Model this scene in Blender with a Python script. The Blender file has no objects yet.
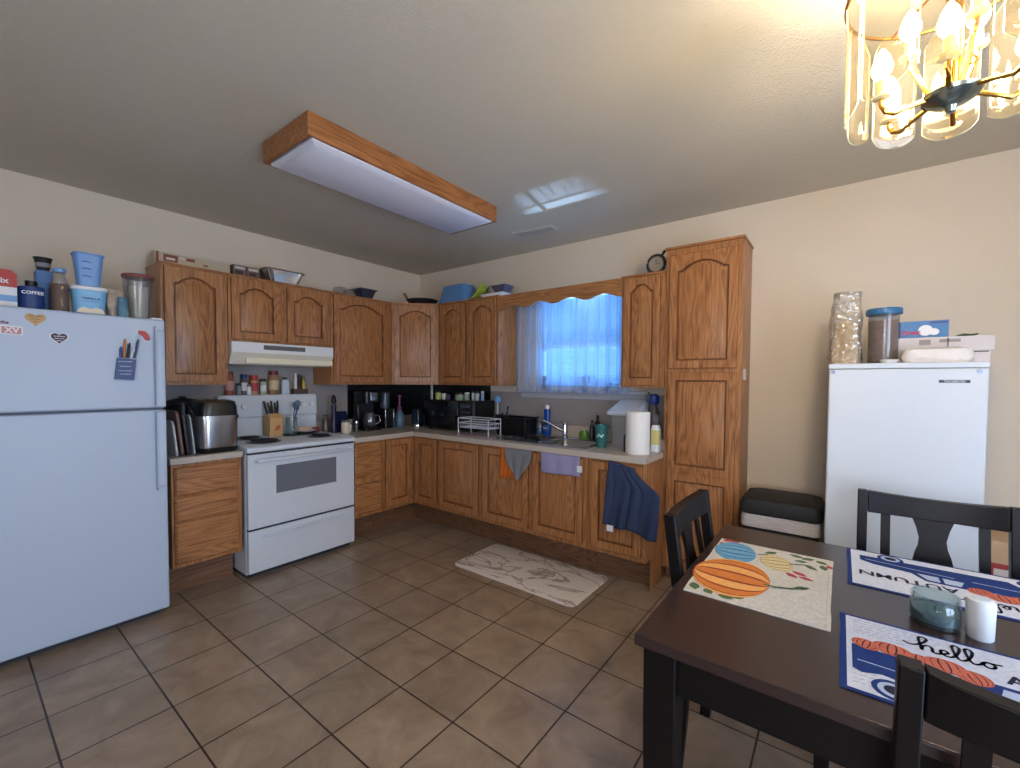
import bpy, math, random
from math import sin, cos, pi, radians, sqrt
from mathutils import Vector, Matrix, Euler
random.seed(7)
sc = bpy.context.scene
COL = sc.collection

# ------------------------------------------------------------------ camera
def make_camera():
    f, yaw, pit, rol = 432.218, radians(37.2141), radians(-1.7747), radians(0.3737)
    fw = Vector((-sin(yaw)*cos(pit), cos(yaw)*cos(pit), sin(pit)))
    r = fw.cross(Vector((0, 0, 1))).normalized()
    u = r.cross(fw)
    r2 = r*cos(rol) + u*sin(rol)
    u2 = -r*sin(rol) + u*cos(rol)
    cam = bpy.data.cameras.new('camera')
    o = bpy.data.objects.new('camera', cam)
    COL.objects.link(o)
    m = Matrix((r2, u2, -fw)).transposed().to_4x4()
    m.translation = (3.8572, -3.3286, 1.387)
    o.matrix_world = m
    cam.sensor_width = 36
    cam.lens = f*36/1020
    cam.shift_x = (510-512.19)/1020
    cam.shift_y = (394.55-384)/1020
    cam.clip_start = .05
    sc.camera = o
make_camera()

# ------------------------------------------------------------------ world, lights, exposure
sc.view_settings.view_transform = 'Standard'
sc.view_settings.look = 'None'
sc.view_settings.gamma = 1
sc.view_settings.use_curve_mapping = False
sc.view_settings.exposure = 0.0
W = bpy.data.worlds.new('sky')
sc.world = W
W.use_nodes = True
W.node_tree.nodes['Background'].inputs[0].default_value = (0.06, 0.34, 1.0, 1)
W.node_tree.nodes['Background'].inputs[1].default_value = 2.5

def area(name, loc, rot, sx, sy, power, col):
    l = bpy.data.lights.new(name, 'AREA')
    l.shape = 'RECTANGLE'; l.size = sx; l.size_y = sy; l.energy = power; l.color = col
    o = bpy.data.objects.new(name, l); COL.objects.link(o)
    o.location = loc; o.rotation_euler = [radians(a) for a in rot]
    return o
# daylight through the patio door (right wall) and the window behind the camera
area('patio_door_daylight', (5.52, -2.55, 1.1), (0, 90, 0), 2.0, 1.7, 72, (0.72, 0.85, 1.0))
area('rear_window_daylight', (4.55, -5.72, 1.45), (90, 0, 0), 1.5, 1.2, 62, (0.97, 0.97, 1.0))
area('kitchen_window_daylight', (2.05, 0.20, 1.55), (-122, 0, 0), 0.95, 0.75, 34, (0.25, 0.55, 1.0))

# sunlight thrown up from something shiny outdoors, through the top of the kitchen window onto the ceiling
l = bpy.data.lights.new('outdoor_glint', 'SPOT'); l.energy = 1700; l.color = (.36, .56, 1.0); l.spot_size = radians(13); l.spot_blend = .9; l.shadow_soft_size = .03
o = bpy.data.objects.new('outdoor_glint', l); COL.objects.link(o)
o.location = (1.75, 1.9, .93)
o.rotation_euler = (Vector((2.30, -.62, 2.586))-Vector(o.location)).to_track_quat('-Z', 'Y').to_euler()

l = bpy.data.lights.new('sun', 'SUN'); l.energy = 1.25; l.angle = .01; l.color = (.75, .9, 1.0)
o = bpy.data.objects.new('sun', l); COL.objects.link(o); o.rotation_euler = (radians(24), radians(8), 0)

# ------------------------------------------------------------------ constants of the room
H = 2.5865           # ceiling
XR, YF = 5.4, -5.6   # right wall, wall behind the camera
ZC = 0.9025          # counter top

# ------------------------------------------------------------------ materials
def lin(c):
    c = c/255.0
    return c/12.92 if c <= .04045 else ((c+.055)/1.055)**2.4
def rgb(r, g, b): return (lin(r), lin(g), lin(b), 1)
_mats = {}
def mat(name, col, rough=.5, metal=0, spec=.5, noise=0, nscale=20, bump=0, bscale=80, trans=0, alpha=1, emit=None, estr=0, stretch=None, coat=0):
    if name in _mats: return _mats[name]
    m = bpy.data.materials.new(name); m.use_nodes = True
    nt = m.node_tree; b = nt.nodes['Principled BSDF']
    b.inputs['Base Color'].default_value = col
    b.inputs['Roughness'].default_value = rough
    b.inputs['Metallic'].default_value = metal
    b.inputs['Specular IOR Level'].default_value = spec
    b.inputs['Transmission Weight'].default_value = trans
    b.inputs['Alpha'].default_value = alpha
    b.inputs['Coat Weight'].default_value = coat
    if emit:
        b.inputs['Emission Color'].default_value = emit
        b.inputs['Emission Strength'].default_value = estr
    tc = nt.nodes.new('ShaderNodeTexCoord')
    src = tc.outputs['Object']
    if stretch:
        mp = nt.nodes.new('ShaderNodeMapping'); mp.inputs['Scale'].default_value = stretch
        nt.links.new(src, mp.inputs[0]); src = mp.outputs[0]
    # every material carries a faint procedural variation
    nz = nt.nodes.new('ShaderNodeTexNoise'); nz.inputs['Scale'].default_value = nscale; nz.inputs['Detail'].default_value = 4
    nt.links.new(src, nz.inputs['Vector'])
    mx = nt.nodes.new('ShaderNodeMix'); mx.data_type = 'RGBA'
    k = noise if noise else .04
    mx.inputs['A'].default_value = tuple(max(0, c*(1-k)) for c in col[:3])+(1,)
    mx.inputs['B'].default_value = tuple(min(1, c*(1+k)) for c in col[:3])+(1,)
    nt.links.new(nz.outputs['Fac'], mx.inputs['Factor'])
    nt.links.new(mx.outputs['Result'], b.inputs['Base Color'])
    if bump:
        n2 = nt.nodes.new('ShaderNodeTexNoise'); n2.inputs['Scale'].default_value = bscale; n2.inputs['Detail'].default_value = 3
        nt.links.new(src, n2.inputs['Vector'])
        bp = nt.nodes.new('ShaderNodeBump'); bp.inputs['Strength'].default_value = bump; bp.inputs['Distance'].default_value = .01
        nt.links.new(n2.outputs['Fac'], bp.inputs['Height']); nt.links.new(bp.outputs[0], b.inputs['Normal'])
    _mats[name] = m
    return m

def oak(name, axis='z', light=(180, 127, 80), mid=(160, 107, 63), dark=(128, 80, 45), rough=.36):
    if name in _mats: return _mats[name]
    m = bpy.data.materials.new(name); m.use_nodes = True
    nt = m.node_tree; b = nt.nodes['Principled BSDF']
    N = nt.nodes.new; Lk = nt.links.new
    tc = N('ShaderNodeTexCoord'); oi = N('ShaderNodeObjectInfo')
    add = N('ShaderNodeVectorMath'); add.operation = 'ADD'
    mul = N('ShaderNodeMath'); mul.operation = 'MULTIPLY'; mul.inputs[1].default_value = 37
    Lk(oi.outputs['Random'], mul.inputs[0])
    Lk(tc.outputs['Object'], add.inputs[0]); Lk(mul.outputs[0], add.inputs[1])
    sl = {'z': (1, 1, .12), 'x': (.12, 1, 1), 'y': (1, .12, 1)}[axis]
    mp = N('ShaderNodeMapping'); mp.inputs['Scale'].default_value = sl
    Lk(add.outputs[0], mp.inputs[0])
    n1 = N('ShaderNodeTexNoise'); n1.inputs['Scale'].default_value = 7; n1.inputs['Detail'].default_value = 2; n1.inputs['Distortion'].default_value = .3
    Lk(mp.outputs[0], n1.inputs['Vector'])
    # rings from the broad noise give cathedral figure
    rg = N('ShaderNodeMath'); rg.operation = 'MULTIPLY'; rg.inputs[1].default_value = 110
    Lk(n1.outputs['Fac'], rg.inputs[0])
    sn = N('ShaderNodeMath'); sn.operation = 'SINE'; Lk(rg.outputs[0], sn.inputs[0])
    n2 = N('ShaderNodeTexNoise'); n2.inputs['Scale'].default_value = 90; n2.inputs['Detail'].default_value = 5; n2.inputs['Roughness'].default_value = .7
    mp2 = N('ShaderNodeMapping'); mp2.inputs['Scale'].default_value = tuple(1 if s == 1 else .05 for s in sl)
    Lk(add.outputs[0], mp2.inputs[0]); Lk(mp2.outputs[0], n2.inputs['Vector'])
    mr = N('ShaderNodeMath'); mr.operation = 'MULTIPLY_ADD'; mr.inputs[1].default_value = .115; 
    Lk(sn.outputs[0], mr.inputs[0]); Lk(n2.outputs['Fac'], mr.inputs[2])
    cr = N('ShaderNodeValToRGB'); e = cr.color_ramp.elements
    e[0].position = .28; e[0].color = rgb(*dark); e[1].position = .72; e[1].color = rgb(*light)
    k = e.new(.47); k.color = rgb(*mid)
    Lk(mr.outputs[0], cr.inputs[0]); Lk(cr.outputs[0], b.inputs['Base Color'])
    b.inputs['Roughness'].default_value = rough
    bp = N('ShaderNodeBump'); bp.inputs['Strength'].default_value = .08; bp.inputs['Distance'].default_value = .005
    Lk(n2.outputs['Fac'], bp.inputs['Height']); Lk(bp.outputs[0], b.inputs['Normal'])
    _mats[name] = m
    return m
OAK = oak('oak_vertical', 'z'); OAKX = oak('oak_along_x', 'x'); OAKY = oak('oak_along_y', 'y')
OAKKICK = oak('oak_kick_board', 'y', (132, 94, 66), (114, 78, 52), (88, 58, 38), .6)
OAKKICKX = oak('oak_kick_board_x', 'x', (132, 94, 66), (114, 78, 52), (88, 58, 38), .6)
OAKSHADE = oak('oak_shade_groove', 'z', (132, 80, 40), (112, 66, 32), (90, 50, 24), .45)  # darker oak: shade painted into door grooves and along door and drawer edges
OAKFIX = oak('oak_fixture', 'y', (170, 114, 66), (150, 96, 52), (118, 72, 38))

def floor_mat():
    m = bpy.data.materials.new('ceramic_floor_tile'); m.use_nodes = True
    nt = m.node_tree; b = nt.nodes['Principled BSDF']; N = nt.nodes.new; Lk = nt.links.new
    s = .3319
    tc = N('ShaderNodeTexCoord'); mp = N('ShaderNodeMapping'); mp.inputs['Location'].default_value = (-(1.6392-9*s), -(-1.4407-20*s), 0)
    Lk(tc.outputs['Object'], mp.inputs[0])
    br = N('ShaderNodeTexBrick'); br.offset = 0; br.squash = 1
    br.inputs['Scale'].default_value = 1; br.inputs['Mortar Size'].default_value = .0042; br.inputs['Mortar Smooth'].default_value = .3
    br.inputs['Brick Width'].default_value = s; br.inputs['Row Height'].default_value = s; br.inputs['Bias'].default_value = 0
    br.inputs['Color1'].default_value = (.9, .9, .9, 1); br.inputs['Color2'].default_value = (1.08, 1.05, 1.03, 1); br.inputs['Mortar'].default_value = (1, 1, 1, 1)
    Lk(mp.outputs[0], br.inputs['Vector'])
    nz = N('ShaderNodeTexNoise'); nz.inputs['Scale'].default_value = 5; nz.inputs['Detail'].default_value = 8; nz.inputs['Roughness'].default_value = .65; nz.inputs['Distortion'].default_value = .8
    Lk(tc.outputs['Object'], nz.inputs['Vector'])
    cr = N('ShaderNodeValToRGB'); e = cr.color_ramp.elements
    e[0].position = .3; e[0].color = rgb(134, 115, 97); e[1].position = .7; e[1].color = rgb(170, 151, 130)
    Lk(nz.outputs['Fac'], cr.inputs[0])
    m1 = N('ShaderNodeMix'); m1.data_type = 'RGBA'; m1.blend_type = 'MULTIPLY'; m1.inputs['Factor'].default_value = 1
    Lk(cr.outputs[0], m1.inputs['A']); Lk(br.outputs['Color'], m1.inputs['B'])
    m2 = N('ShaderNodeMix'); m2.data_type = 'RGBA'
    Lk(br.outputs['Fac'], m2.inputs['Factor']); Lk(m1.outputs['Result'], m2.inputs['A']); m2.inputs['B'].default_value = rgb(50, 36, 30)
    Lk(m2.outputs['Result'], b.inputs['Base Color'])
    mr = N('ShaderNodeMapRange'); mr.inputs['To Min'].default_value = .22; mr.inputs['To Max'].default_value = .42
    Lk(nz.outputs['Fac'], mr.inputs[0]); Lk(mr.outputs[0], b.inputs['Roughness'])
    iv = N('ShaderNodeMath'); iv.operation = 'SUBTRACT'; iv.inputs[0].default_value = 1; Lk(br.outputs['Fac'], iv.inputs[1])
    ad = N('ShaderNodeMath'); ad.operation = 'MULTIPLY_ADD'; ad.inputs[1].default_value = .25; Lk(nz.outputs['Fac'], ad.inputs[0]); Lk(iv.outputs[0], ad.inputs[2])
    bp = N('ShaderNodeBump'); bp.inputs['Strength'].default_value = .35; bp.inputs['Distance'].default_value = .004
    Lk(ad.outputs[0], bp.inputs['Height']); Lk(bp.outputs[0], b.inputs['Normal'])
    return m
FLOOR = floor_mat()
PAINT = mat('cream_wall_paint', rgb(214, 202, 184), .75, noise=.04, nscale=2, bump=.15, bscale=120)
CEIL = mat('textured_ceiling_paint', rgb(200, 192, 174), .85, noise=.03, nscale=3, bump=.45, bscale=110)
SPLASH = mat('grey_backsplash_paint', rgb(150, 144, 142), .7, noise=.05)
BLKSPLASH = mat('black_backsplash', rgb(14, 15, 18), .25)
COUNTER = mat('beige_laminate', rgb(190, 178, 165), .35, noise=.12, nscale=160)
WHITE = mat('white_appliance_enamel', rgb(207, 213, 220), .42, spec=.4, noise=.01)
WHITEF = mat('cool_white_enamel', rgb(180, 194, 212), .38, spec=.4, noise=.01)
WHITE2 = mat('white_plastic', rgb(225, 226, 226), .4)
OFFW = mat('offwhite_enamel', rgb(222, 216, 198), .4)
SEAM = mat('dark_gasket', rgb(40, 44, 52), .6)
SEAMG = mat('grey_gasket', rgb(128, 140, 158), .6)
BLACK = mat('black_plastic', rgb(16, 16, 18), .3)
BLACKM = mat('black_matte', rgb(20, 20, 22), .6)
STEEL = mat('brushed_steel', rgb(190, 190, 192), .22, 1, noise=.1, nscale=30, stretch=(1, 1, 40))
CHROME = mat('chrome', rgb(215, 215, 220), .12, 1)
BRASS = mat('polished_brass', rgb(212, 165, 80), .18, 1)
ESP = mat('espresso_wood', rgb(13, 10, 12), .38, spec=.22, noise=.25, nscale=12, stretch=(.3, 3, 3))
ESPT = mat('espresso_table_top', rgb(50, 36, 34), .26, spec=.45, noise=.15, nscale=10, stretch=(.3, 3, 3))
OVENGLASS = mat('oven_window_glass', rgb(110, 114, 122), .12)
RED = mat('red_plastic', rgb(176, 40, 38), .4)
NAVY = mat('navy_plastic', rgb(24, 56, 116), .4)
LBLUE = mat('light_blue_plastic', rgb(110, 158, 205), .4)
CREAM = mat('cream', rgb(226, 214, 186), .5)
TAN = mat('tan', rgb(196, 158, 104), .6)
BROWN = mat('brown_food', rgb(104, 64, 38), .6, noise=.4, nscale=60)
GREEN = mat('green', rgb(84, 130, 40), .4)
PAPER = mat('white_paper', rgb(236, 234, 230), .8, bump=.2, bscale=150)

def clear_mat(name, col, keep=.25, rough=.08, gloss=.18, bump=0):
    """see-through plastic or glass: mostly transparent with a tinted diffuse share and a sheen"""
    if name in _mats: return _mats[name]
    m = bpy.data.materials.new(name); m.use_nodes = True
    nt = m.node_tree; nt.nodes.clear(); N = nt.nodes.new; Lk = nt.links.new
    out = N('ShaderNodeOutputMaterial'); tr = N('ShaderNodeBsdfTransparent'); df = N('ShaderNodeBsdfDiffuse'); gl = N('ShaderNodeBsdfGlossy')
    tr.inputs[0].default_value = (.5+.5*col[0], .5+.5*col[1], .5+.5*col[2], 1)
    df.inputs[0].default_value = col; gl.inputs['Roughness'].default_value = rough
    if bump:
        nz = N('ShaderNodeTexVoronoi'); nz.inputs['Scale'].default_value = 38; bp = N('ShaderNodeBump'); bp.inputs['Strength'].default_value = bump; bp.inputs['Distance'].default_value = .01
        tc = N('ShaderNodeTexCoord'); Lk(tc.outputs['Object'], nz.inputs['Vector']); Lk(nz.outputs['Distance'], bp.inputs['Height']); Lk(bp.outputs[0], gl.inputs['Normal']); Lk(bp.outputs[0], df.inputs['Normal'])
    lw = N('ShaderNodeLayerWeight'); lw.inputs['Blend'].default_value = .35
    a = N('ShaderNodeMixShader'); a.inputs[0].default_value = keep
    Lk(tr.outputs[0], a.inputs[1]); Lk(df.outputs[0], a.inputs[2])
    mr = N('ShaderNodeMapRange'); mr.inputs['To Min'].default_value = gloss*.35; mr.inputs['To Max'].default_value = min(1, gloss*3)
    Lk(lw.outputs['Facing'], mr.inputs[0])
    b = N('ShaderNodeMixShader'); Lk(mr.outputs[0], b.inputs[0]); Lk(a.outputs[0], b.inputs[1]); Lk(gl.outputs[0], b.inputs[2])
    Lk(b.outputs[0], out.inputs[0])
    _mats[name] = m
    return m
GLASS = clear_mat('clear_glass', rgb(225, 235, 232), .04, .03, .15)
PANEG = clear_mat('chandelier_glass', rgb(250, 240, 215), .012, .02, .10)
PLAST = clear_mat('clear_plastic', rgb(215, 218, 222), .05, .12, .10)
WRAP = clear_mat('crinkled_plastic_wrap', rgb(226, 222, 214), .14, .12, .30, 1)

def sheer():
    m = bpy.data.materials.new('sheer_curtain_cloth'); m.use_nodes = True
    nt = m.node_tree; nt.nodes.clear(); N = nt.nodes.new; Lk = nt.links.new
    out = N('ShaderNodeOutputMaterial'); tr = N('ShaderNodeBsdfTransparent'); tl = N('ShaderNodeBsdfTranslucent'); df = N('ShaderNodeBsdfDiffuse')
    tr.inputs[0].default_value = (.93, .96, 1, 1)
    tl.inputs[0].default_value = rgb(215, 225, 245); df.inputs[0].default_value = rgb(200, 208, 225)
    tc = N('ShaderNodeTexCoord'); wv = N('ShaderNodeTexNoise'); wv.inputs['Scale'].default_value = 300; Lk(tc.outputs['Object'], wv.inputs['Vector'])
    a = N('ShaderNodeMixShader'); a.inputs[0].default_value = .45; Lk(tl.outputs[0], a.inputs[1]); Lk(df.outputs[0], a.inputs[2])
    mr = N('ShaderNodeMapRange'); mr.inputs['To Min'].default_value = .22; mr.inputs['To Max'].default_value = .40; Lk(wv.outputs['Fac'], mr.inputs[0])
    b = N('ShaderNodeMixShader'); Lk(mr.outputs[0], b.inputs[0]); Lk(tr.outputs[0], b.inputs[1]); Lk(a.outputs[0], b.inputs[2])
    Lk(b.outputs[0], out.inputs[0])
    return m
SHEER = sheer()

def marble_mat():
    m = bpy.data.materials.new('marble_print_mat'); m.use_nodes = True
    nt = m.node_tree; b = nt.nodes['Principled BSDF']; N = nt.nodes.new; Lk = nt.links.new
    tc = N('ShaderNodeTexCoord')
    d = N('ShaderNodeTexNoise'); d.inputs['Scale'].default_value = 1.5; d.inputs['Detail'].default_value = 8; d.inputs['Roughness'].default_value = .6; d.inputs['Distortion'].default_value = 1.2
    mp = N('ShaderNodeMapping'); mp.inputs['Rotation'].default_value = (0, 0, .5); mp.inputs['Scale'].default_value = (1, 2.0, 1)
    Lk(tc.outputs['Object'], mp.inputs[0]); Lk(mp.outputs[0], d.inputs['Vector'])
    s1 = N('ShaderNodeMath'); s1.operation = 'SUBTRACT'; s1.inputs[1].default_value = .5; Lk(d.outputs['Fac'], s1.inputs[0])
    ab = N('ShaderNodeMath'); ab.operation = 'ABSOLUTE'; Lk(s1.outputs[0], ab.inputs[0])
    cr = N('ShaderNodeValToRGB'); e = cr.color_ramp.elements
    e[0].position = 0; e[0].color = rgb(120, 104, 98); e[1].position = .022; e[1].color = rgb(226, 218, 210)
    k = e.new(.007); k.color = rgb(184, 170, 160)
    Lk(ab.outputs[0], cr.inputs[0]); Lk(cr.outputs[0], b.inputs['Base Color']); b.inputs['Roughness'].default_value = .7
    return m
MARBLE = marble_mat()
def cloth(name, col, noise=.15): return mat(name, col, .95, spec=.1, noise=noise, nscale=60, bump=.5, bscale=220)

# ------------------------------------------------------------------ geometry collector
class G:
    def __init__(s): s.v = []; s.f = []; s.m = []; s.mi = 0
    def face(s, *ix): s.f.append(ix); s.m.append(s.mi)
    def box(s, x0, x1, y0, y1, z0, z1):
        if x0 > x1: x0, x1 = x1, x0
        if y0 > y1: y0, y1 = y1, y0
        n = len(s.v)
        s.v += [(x0, y0, z0), (x1, y0, z0), (x1, y1, z0), (x0, y1, z0), (x0, y0, z1), (x1, y0, z1), (x1, y1, z1), (x0, y1, z1)]
        for q in ((3, 2, 1, 0), (4, 5, 6, 7), (0, 1, 5, 4), (1, 2, 6, 5), (2, 3, 7, 6), (3, 0, 4, 7)): s.face(*[n+i for i in q])
        return s
    def loft(s, loops, cap0=True, cap1=True, closed=True):
        n = len(s.v); k = len(loops[0])
        for L in loops: s.v += [tuple(p) for p in L]
        for i in range(len(loops)-1):
            for j in range(k if closed else k-1):
                a = n+i*k+j; b = n+i*k+(j+1) % k
                s.face(a, b, b+k, a+k)
        if cap0: s.face(*[n+j for j in range(k)][::-1])
        if cap1: s.face(*[n+(len(loops)-1)*k+j for j in range(k)])
        return s
    def lathe(s, prof, c=(0, 0, 0), n=28, sx=1, sy=1):
        loops = [[(c[0]+r*sx*cos(2*pi*j/n), c[1]+r*sy*sin(2*pi*j/n), c[2]+z) for j in range(n)] for r, z in prof]
        return s.loft(loops)
    def tube(s, pts, r, n=8, closed=False):
        pts = [Vector(p) for p in pts]; loops = []
        up = Vector((0, 0, 1)); K = len(pts)
        for i, p in enumerate(pts):
            if closed: t = pts[(i+1) % K]-pts[i-1]
            else: t = pts[min(i+1, K-1)]-pts[max(i-1, 0)]
            t = t.normalized() if t.length > 1e-9 else Vector((0, 0, 1))
            a = t.cross(up if abs(t.z) < .95 else Vector((1, 0, 0))).normalized(); b = a.cross(t)
            rr = r[i] if isinstance(r, (list, tuple)) else r
            loops.append([p+(a*cos(2*pi*j/n)+b*sin(2*pi*j/n))*rr for j in range(n)])
        if closed: loops.append(loops[0]); return s.loft(loops, False, False)
        return s.loft(loops)
    def prism(s, pts, O, U, V, N, d):
        """2-D outline on plane O,U,V pushed along N by d"""
        O, U, V, N = map(Vector, (O, U, V, N))
        a = [O+U*p[0]+V*p[1] for p in pts]
        return s.loft([a, [q+N*d for q in a]])
    def grid(s, fn, nu, nv):
        n = len(s.v)
        for i in range(nu+1):
            for j in range(nv+1): s.v.append(tuple(fn(i/nu, j/nv)))
        for i in range(nu):
            for j in range(nv):
                a = n+i*(nv+1)+j
                s.face(a, a+nv+1, a+nv+2, a+1)
        return s
    def ribbon(s, pts, w, O, U, V, N, d):
        """flat brush stroke on a plane"""
        for i in range(len(pts)-1):
            a, b = Vector(pts[i]), Vector(pts[i+1])
            t = (b-a)
            if t.length < 1e-9: continue
            nn = Vector((-t.y, t.x)).normalized()*w/2; e = t.normalized()*w*.25
            a = a-e; b = b+e
            s.prism([a+nn*-1, b+nn*-1, b+nn, a+nn], O, U, V, N, d)
        return s
    def text(s, txt, size, O, U, V, N, d, bold=0):
        cu = bpy.data.curves.new('t', 'FONT'); cu.body = txt; cu.size = size; cu.align_x = 'CENTER'; cu.offset = bold; cu.resolution_u = 2
        ob = bpy.data.objects.new('t', cu); me = bpy.data.meshes.new_from_object(ob)
        O, U, V, N = map(Vector, (O, U, V, N)); n = len(s.v)
        for p in me.vertices: s.v.append(tuple(O+U*p.co.x+V*p.co.y+N*d))
        for p in me.polygons: s.face(*[n+i for i in p.vertices])
        bpy.data.objects.remove(ob); bpy.data.curves.remove(cu); bpy.data.meshes.remove(me)
        return s
    def xf(s, M):
        s.v = [tuple(M @ Vector(p)) for p in s.v]; return s

BASE = {}
def obj(g, name, mats, parent=None, world=False, bevel=0, seg=2, smooth=True, solid=0, sub=0, ang=35):
    if not isinstance(mats, (list, tuple)): mats = [mats]
    if parent is not None and world:
        b = BASE[parent.name]; g.v = [(p[0]-b[0], p[1]-b[1], p[2]-b[2]) for p in g.v]
    me = bpy.data.meshes.new(name); me.from_pydata(g.v, [], g.f)
    for m in mats: me.materials.append(m)
    me.polygons.foreach_set('material_index', g.m)
    if smooth:
        me.polygons.foreach_set('use_smooth', [True]*len(me.polygons))
        me.set_sharp_from_angle(angle=radians(ang))
    me.update()
    o = bpy.data.objects.new(name, me); COL.objects.link(o)
    if parent is not None: o.parent = parent; BASE[o.name] = BASE.get(parent.name, (0, 0, 0))
    if sub:
        k = o.modifiers.new('sub', 'SUBSURF'); k.levels = sub; k.render_levels = sub
    if solid:
        k = o.modifiers.new('solid', 'SOLIDIFY'); k.thickness = solid; k.offset = 0
    if bevel:
        k = o.modifiers.new('bevel', 'BEVEL'); k.width = bevel; k.segments = seg; k.limit_method = 'ANGLE'; k.angle_limit = radians(40); k.harden_normals = False
    return o
def tag(o, label, cat, group=None):
    o['label'] = label; o['category'] = cat
    if group: o['group'] = group
    return o
def thing(name, label, cat, loc=(0, 0, 0), rz=0, group=None):
    o = bpy.data.objects.new(name, None); COL.objects.link(o)
    o.location = loc; o.rotation_euler = (0, 0, rz); o.empty_display_size = .05
    BASE[o.name] = tuple(loc)
    return tag(o, label, cat, group)
def solo(g, name, label, cat, mats, loc=(0, 0, 0), rz=0, group=None, **k):
    o = obj(g, name, mats, **k); o.location = loc; o.rotation_euler = (0, 0, rz); BASE[o.name] = tuple(loc)
    return tag(o, label, cat, group)
def struct(g, name, mats, **k):
    o = obj(g, name, mats, **k)
    if o.parent is None: o['kind'] = 'structure'
    return o

# ================================================================== THE ROOM
struct(G().box(0, XR, YF, 0, -.06, 0), 'floor', FLOOR, smooth=False)
struct(G().box(0, XR, YF, 0, H, H+.06), 'ceiling', CEIL, smooth=False)
struct(G().box(-.12, 0, YF, .12, -.06, H+.06), 'wall_left', PAINT, smooth=False)
WX0, WX1, WZ0, WZ1 = 1.60, 2.50, 1.315, 2.16   # kitchen window opening
g = G()
g.box(0, WX0, 0, .12, -.06, H+.06); g.box(WX1, XR+.12, 0, .12, -.06, H+.06)
g.box(WX0, WX1, 0, .12, -.06, WZ0); g.box(WX0, WX1, 0, .12, WZ1, H+.06)
struct(g, 'wall_back', PAINT, smooth=False)
g = G()  # patio door opening y -3.4..-1.7
g.box(XR, XR+.12, -1.7, 0, -.06, H+.06); g.box(XR, XR+.12, YF, -3.4, -.06, H+.06); g.box(XR, XR+.12, -3.4, -1.7, 2.1, H+.06)
struct(g, 'wall_right', PAINT, smooth=False)
g = G()  # rear window opening x 3.8..5.3, z .85..2.05
g.box(-.12, 3.8, YF-.12, YF, -.06, H+.06); g.box(5.3, XR+.12, YF-.12, YF, -.06, H+.06)
g.box(3.8, 5.3, YF-.12, YF, -.06, .85); g.box(3.8, 5.3, YF-.12, YF, 2.05, H+.06)
struct(g, 'wall_front', PAINT, smooth=False)
# trims of the two openings behind the camera
g = G()
for z0, z1 in ((.85, .91), (1.99, 2.05)): g.box(3.8, 5.3, YF-.08, YF-.02, z0, z1)
for x in (3.8, 4.52, 5.24): g.box(x, x+.06, YF-.08, YF-.02, .85, 2.05)
struct(g, 'window_2', WHITE2, smooth=False)
g = G()
for y in (-3.4, -2.58, -1.76): g.box(XR+.02, XR+.08, y, y+.06, 0, 2.1)
g.box(XR+.02, XR+.08, -3.4, -1.7, 2.03, 2.1); g.box(XR+.02, XR+.08, -3.4, -1.7, 0, .06)
struct(g, 'door_1', WHITE2, smooth=False)
# grey backsplash paint and the black corner panel
struct(G().box(.0005, .003, -2.50, -.70, ZC, 1.68), 'trim_1', SPLASH, smooth=False)
g = G().box(.62, 2.88, -.003, -.0005, ZC, WZ0-.03); struct(g, 'trim_2', SPLASH, smooth=False)
g = G().box(.003, .006, -.93, -.001, ZC, 1.346).box(.003, 1.06, -.006, -.003, ZC, 1.346)
struct(g, 'trim_3', BLKSPLASH, smooth=False)
struct(G().box(3.37, XR, -.012, -.0005, 0, .085), 'baseboard_back', OAKX, bevel=.003)

# kitchen window: frame > sashes, glass, sill
g = G()
FY0, FY1 = .02, .09
g.box(WX0, WX0+.035, FY0, FY1, WZ0, WZ1).box(WX1-.035, WX1, FY0, FY1, WZ0, WZ1).box(WX0+.035, WX1-.035, FY0, FY1, WZ0, WZ0+.035).box(WX0+.035, WX1-.035, FY0, FY1, WZ1-.035, WZ1)
win = struct(g, 'window_1', WHITE2, bevel=.003)
g = G()
mid = 1.70
g.box(WX0+.035, WX1-.035, .04, .07, mid-.028, mid+.028)
g.box(WX0+.035, WX0+.07, .04, .07, WZ0+.035, WZ1-.035).box(WX1-.07, WX1-.035, .04, .07, WZ0+.035, WZ1-.035)
struct(g, 'window_sash', WHITE2, parent=win)
g = G()
for x in (2.05,): g.box(x-.011, x+.011, .05, .062, WZ0+.035, mid-.028).box(x-.011, x+.011, .05, .062, mid+.028, WZ1-.035)
g.box(WX0+.07, WX1-.07, .05, .062, 1.507, 1.525)
struct(g, 'window_muntin', WHITE2, parent=win)
struct(G().box(WX0+.07, WX1-.07, .054, .058, WZ0+.035, WZ1-.035), 'window_glass', GLASS, parent=win, smooth=False)
g = G().box(1.42, 2.68, -.06, .02, 1.285, 1.312).box(1.45, 2.65, -.022, -.001, 1.235, 1.285)
struct(g, 'window_sill', mat('sill_paint', rgb(176, 176, 182), .5), parent=win, bevel=.004)
# neighbour siding outside the window (lights and darks seen through the blind)
g = G()
for i in range(15): g.box(-1.5, 6, 3.0+.01*(i % 2), 3.05, .2+i*.125, .2+i*.125+.122)
struct(g, 'trim_4', mat('pale_outdoor_siding', rgb(178, 205, 225), .8), smooth=False)

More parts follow.
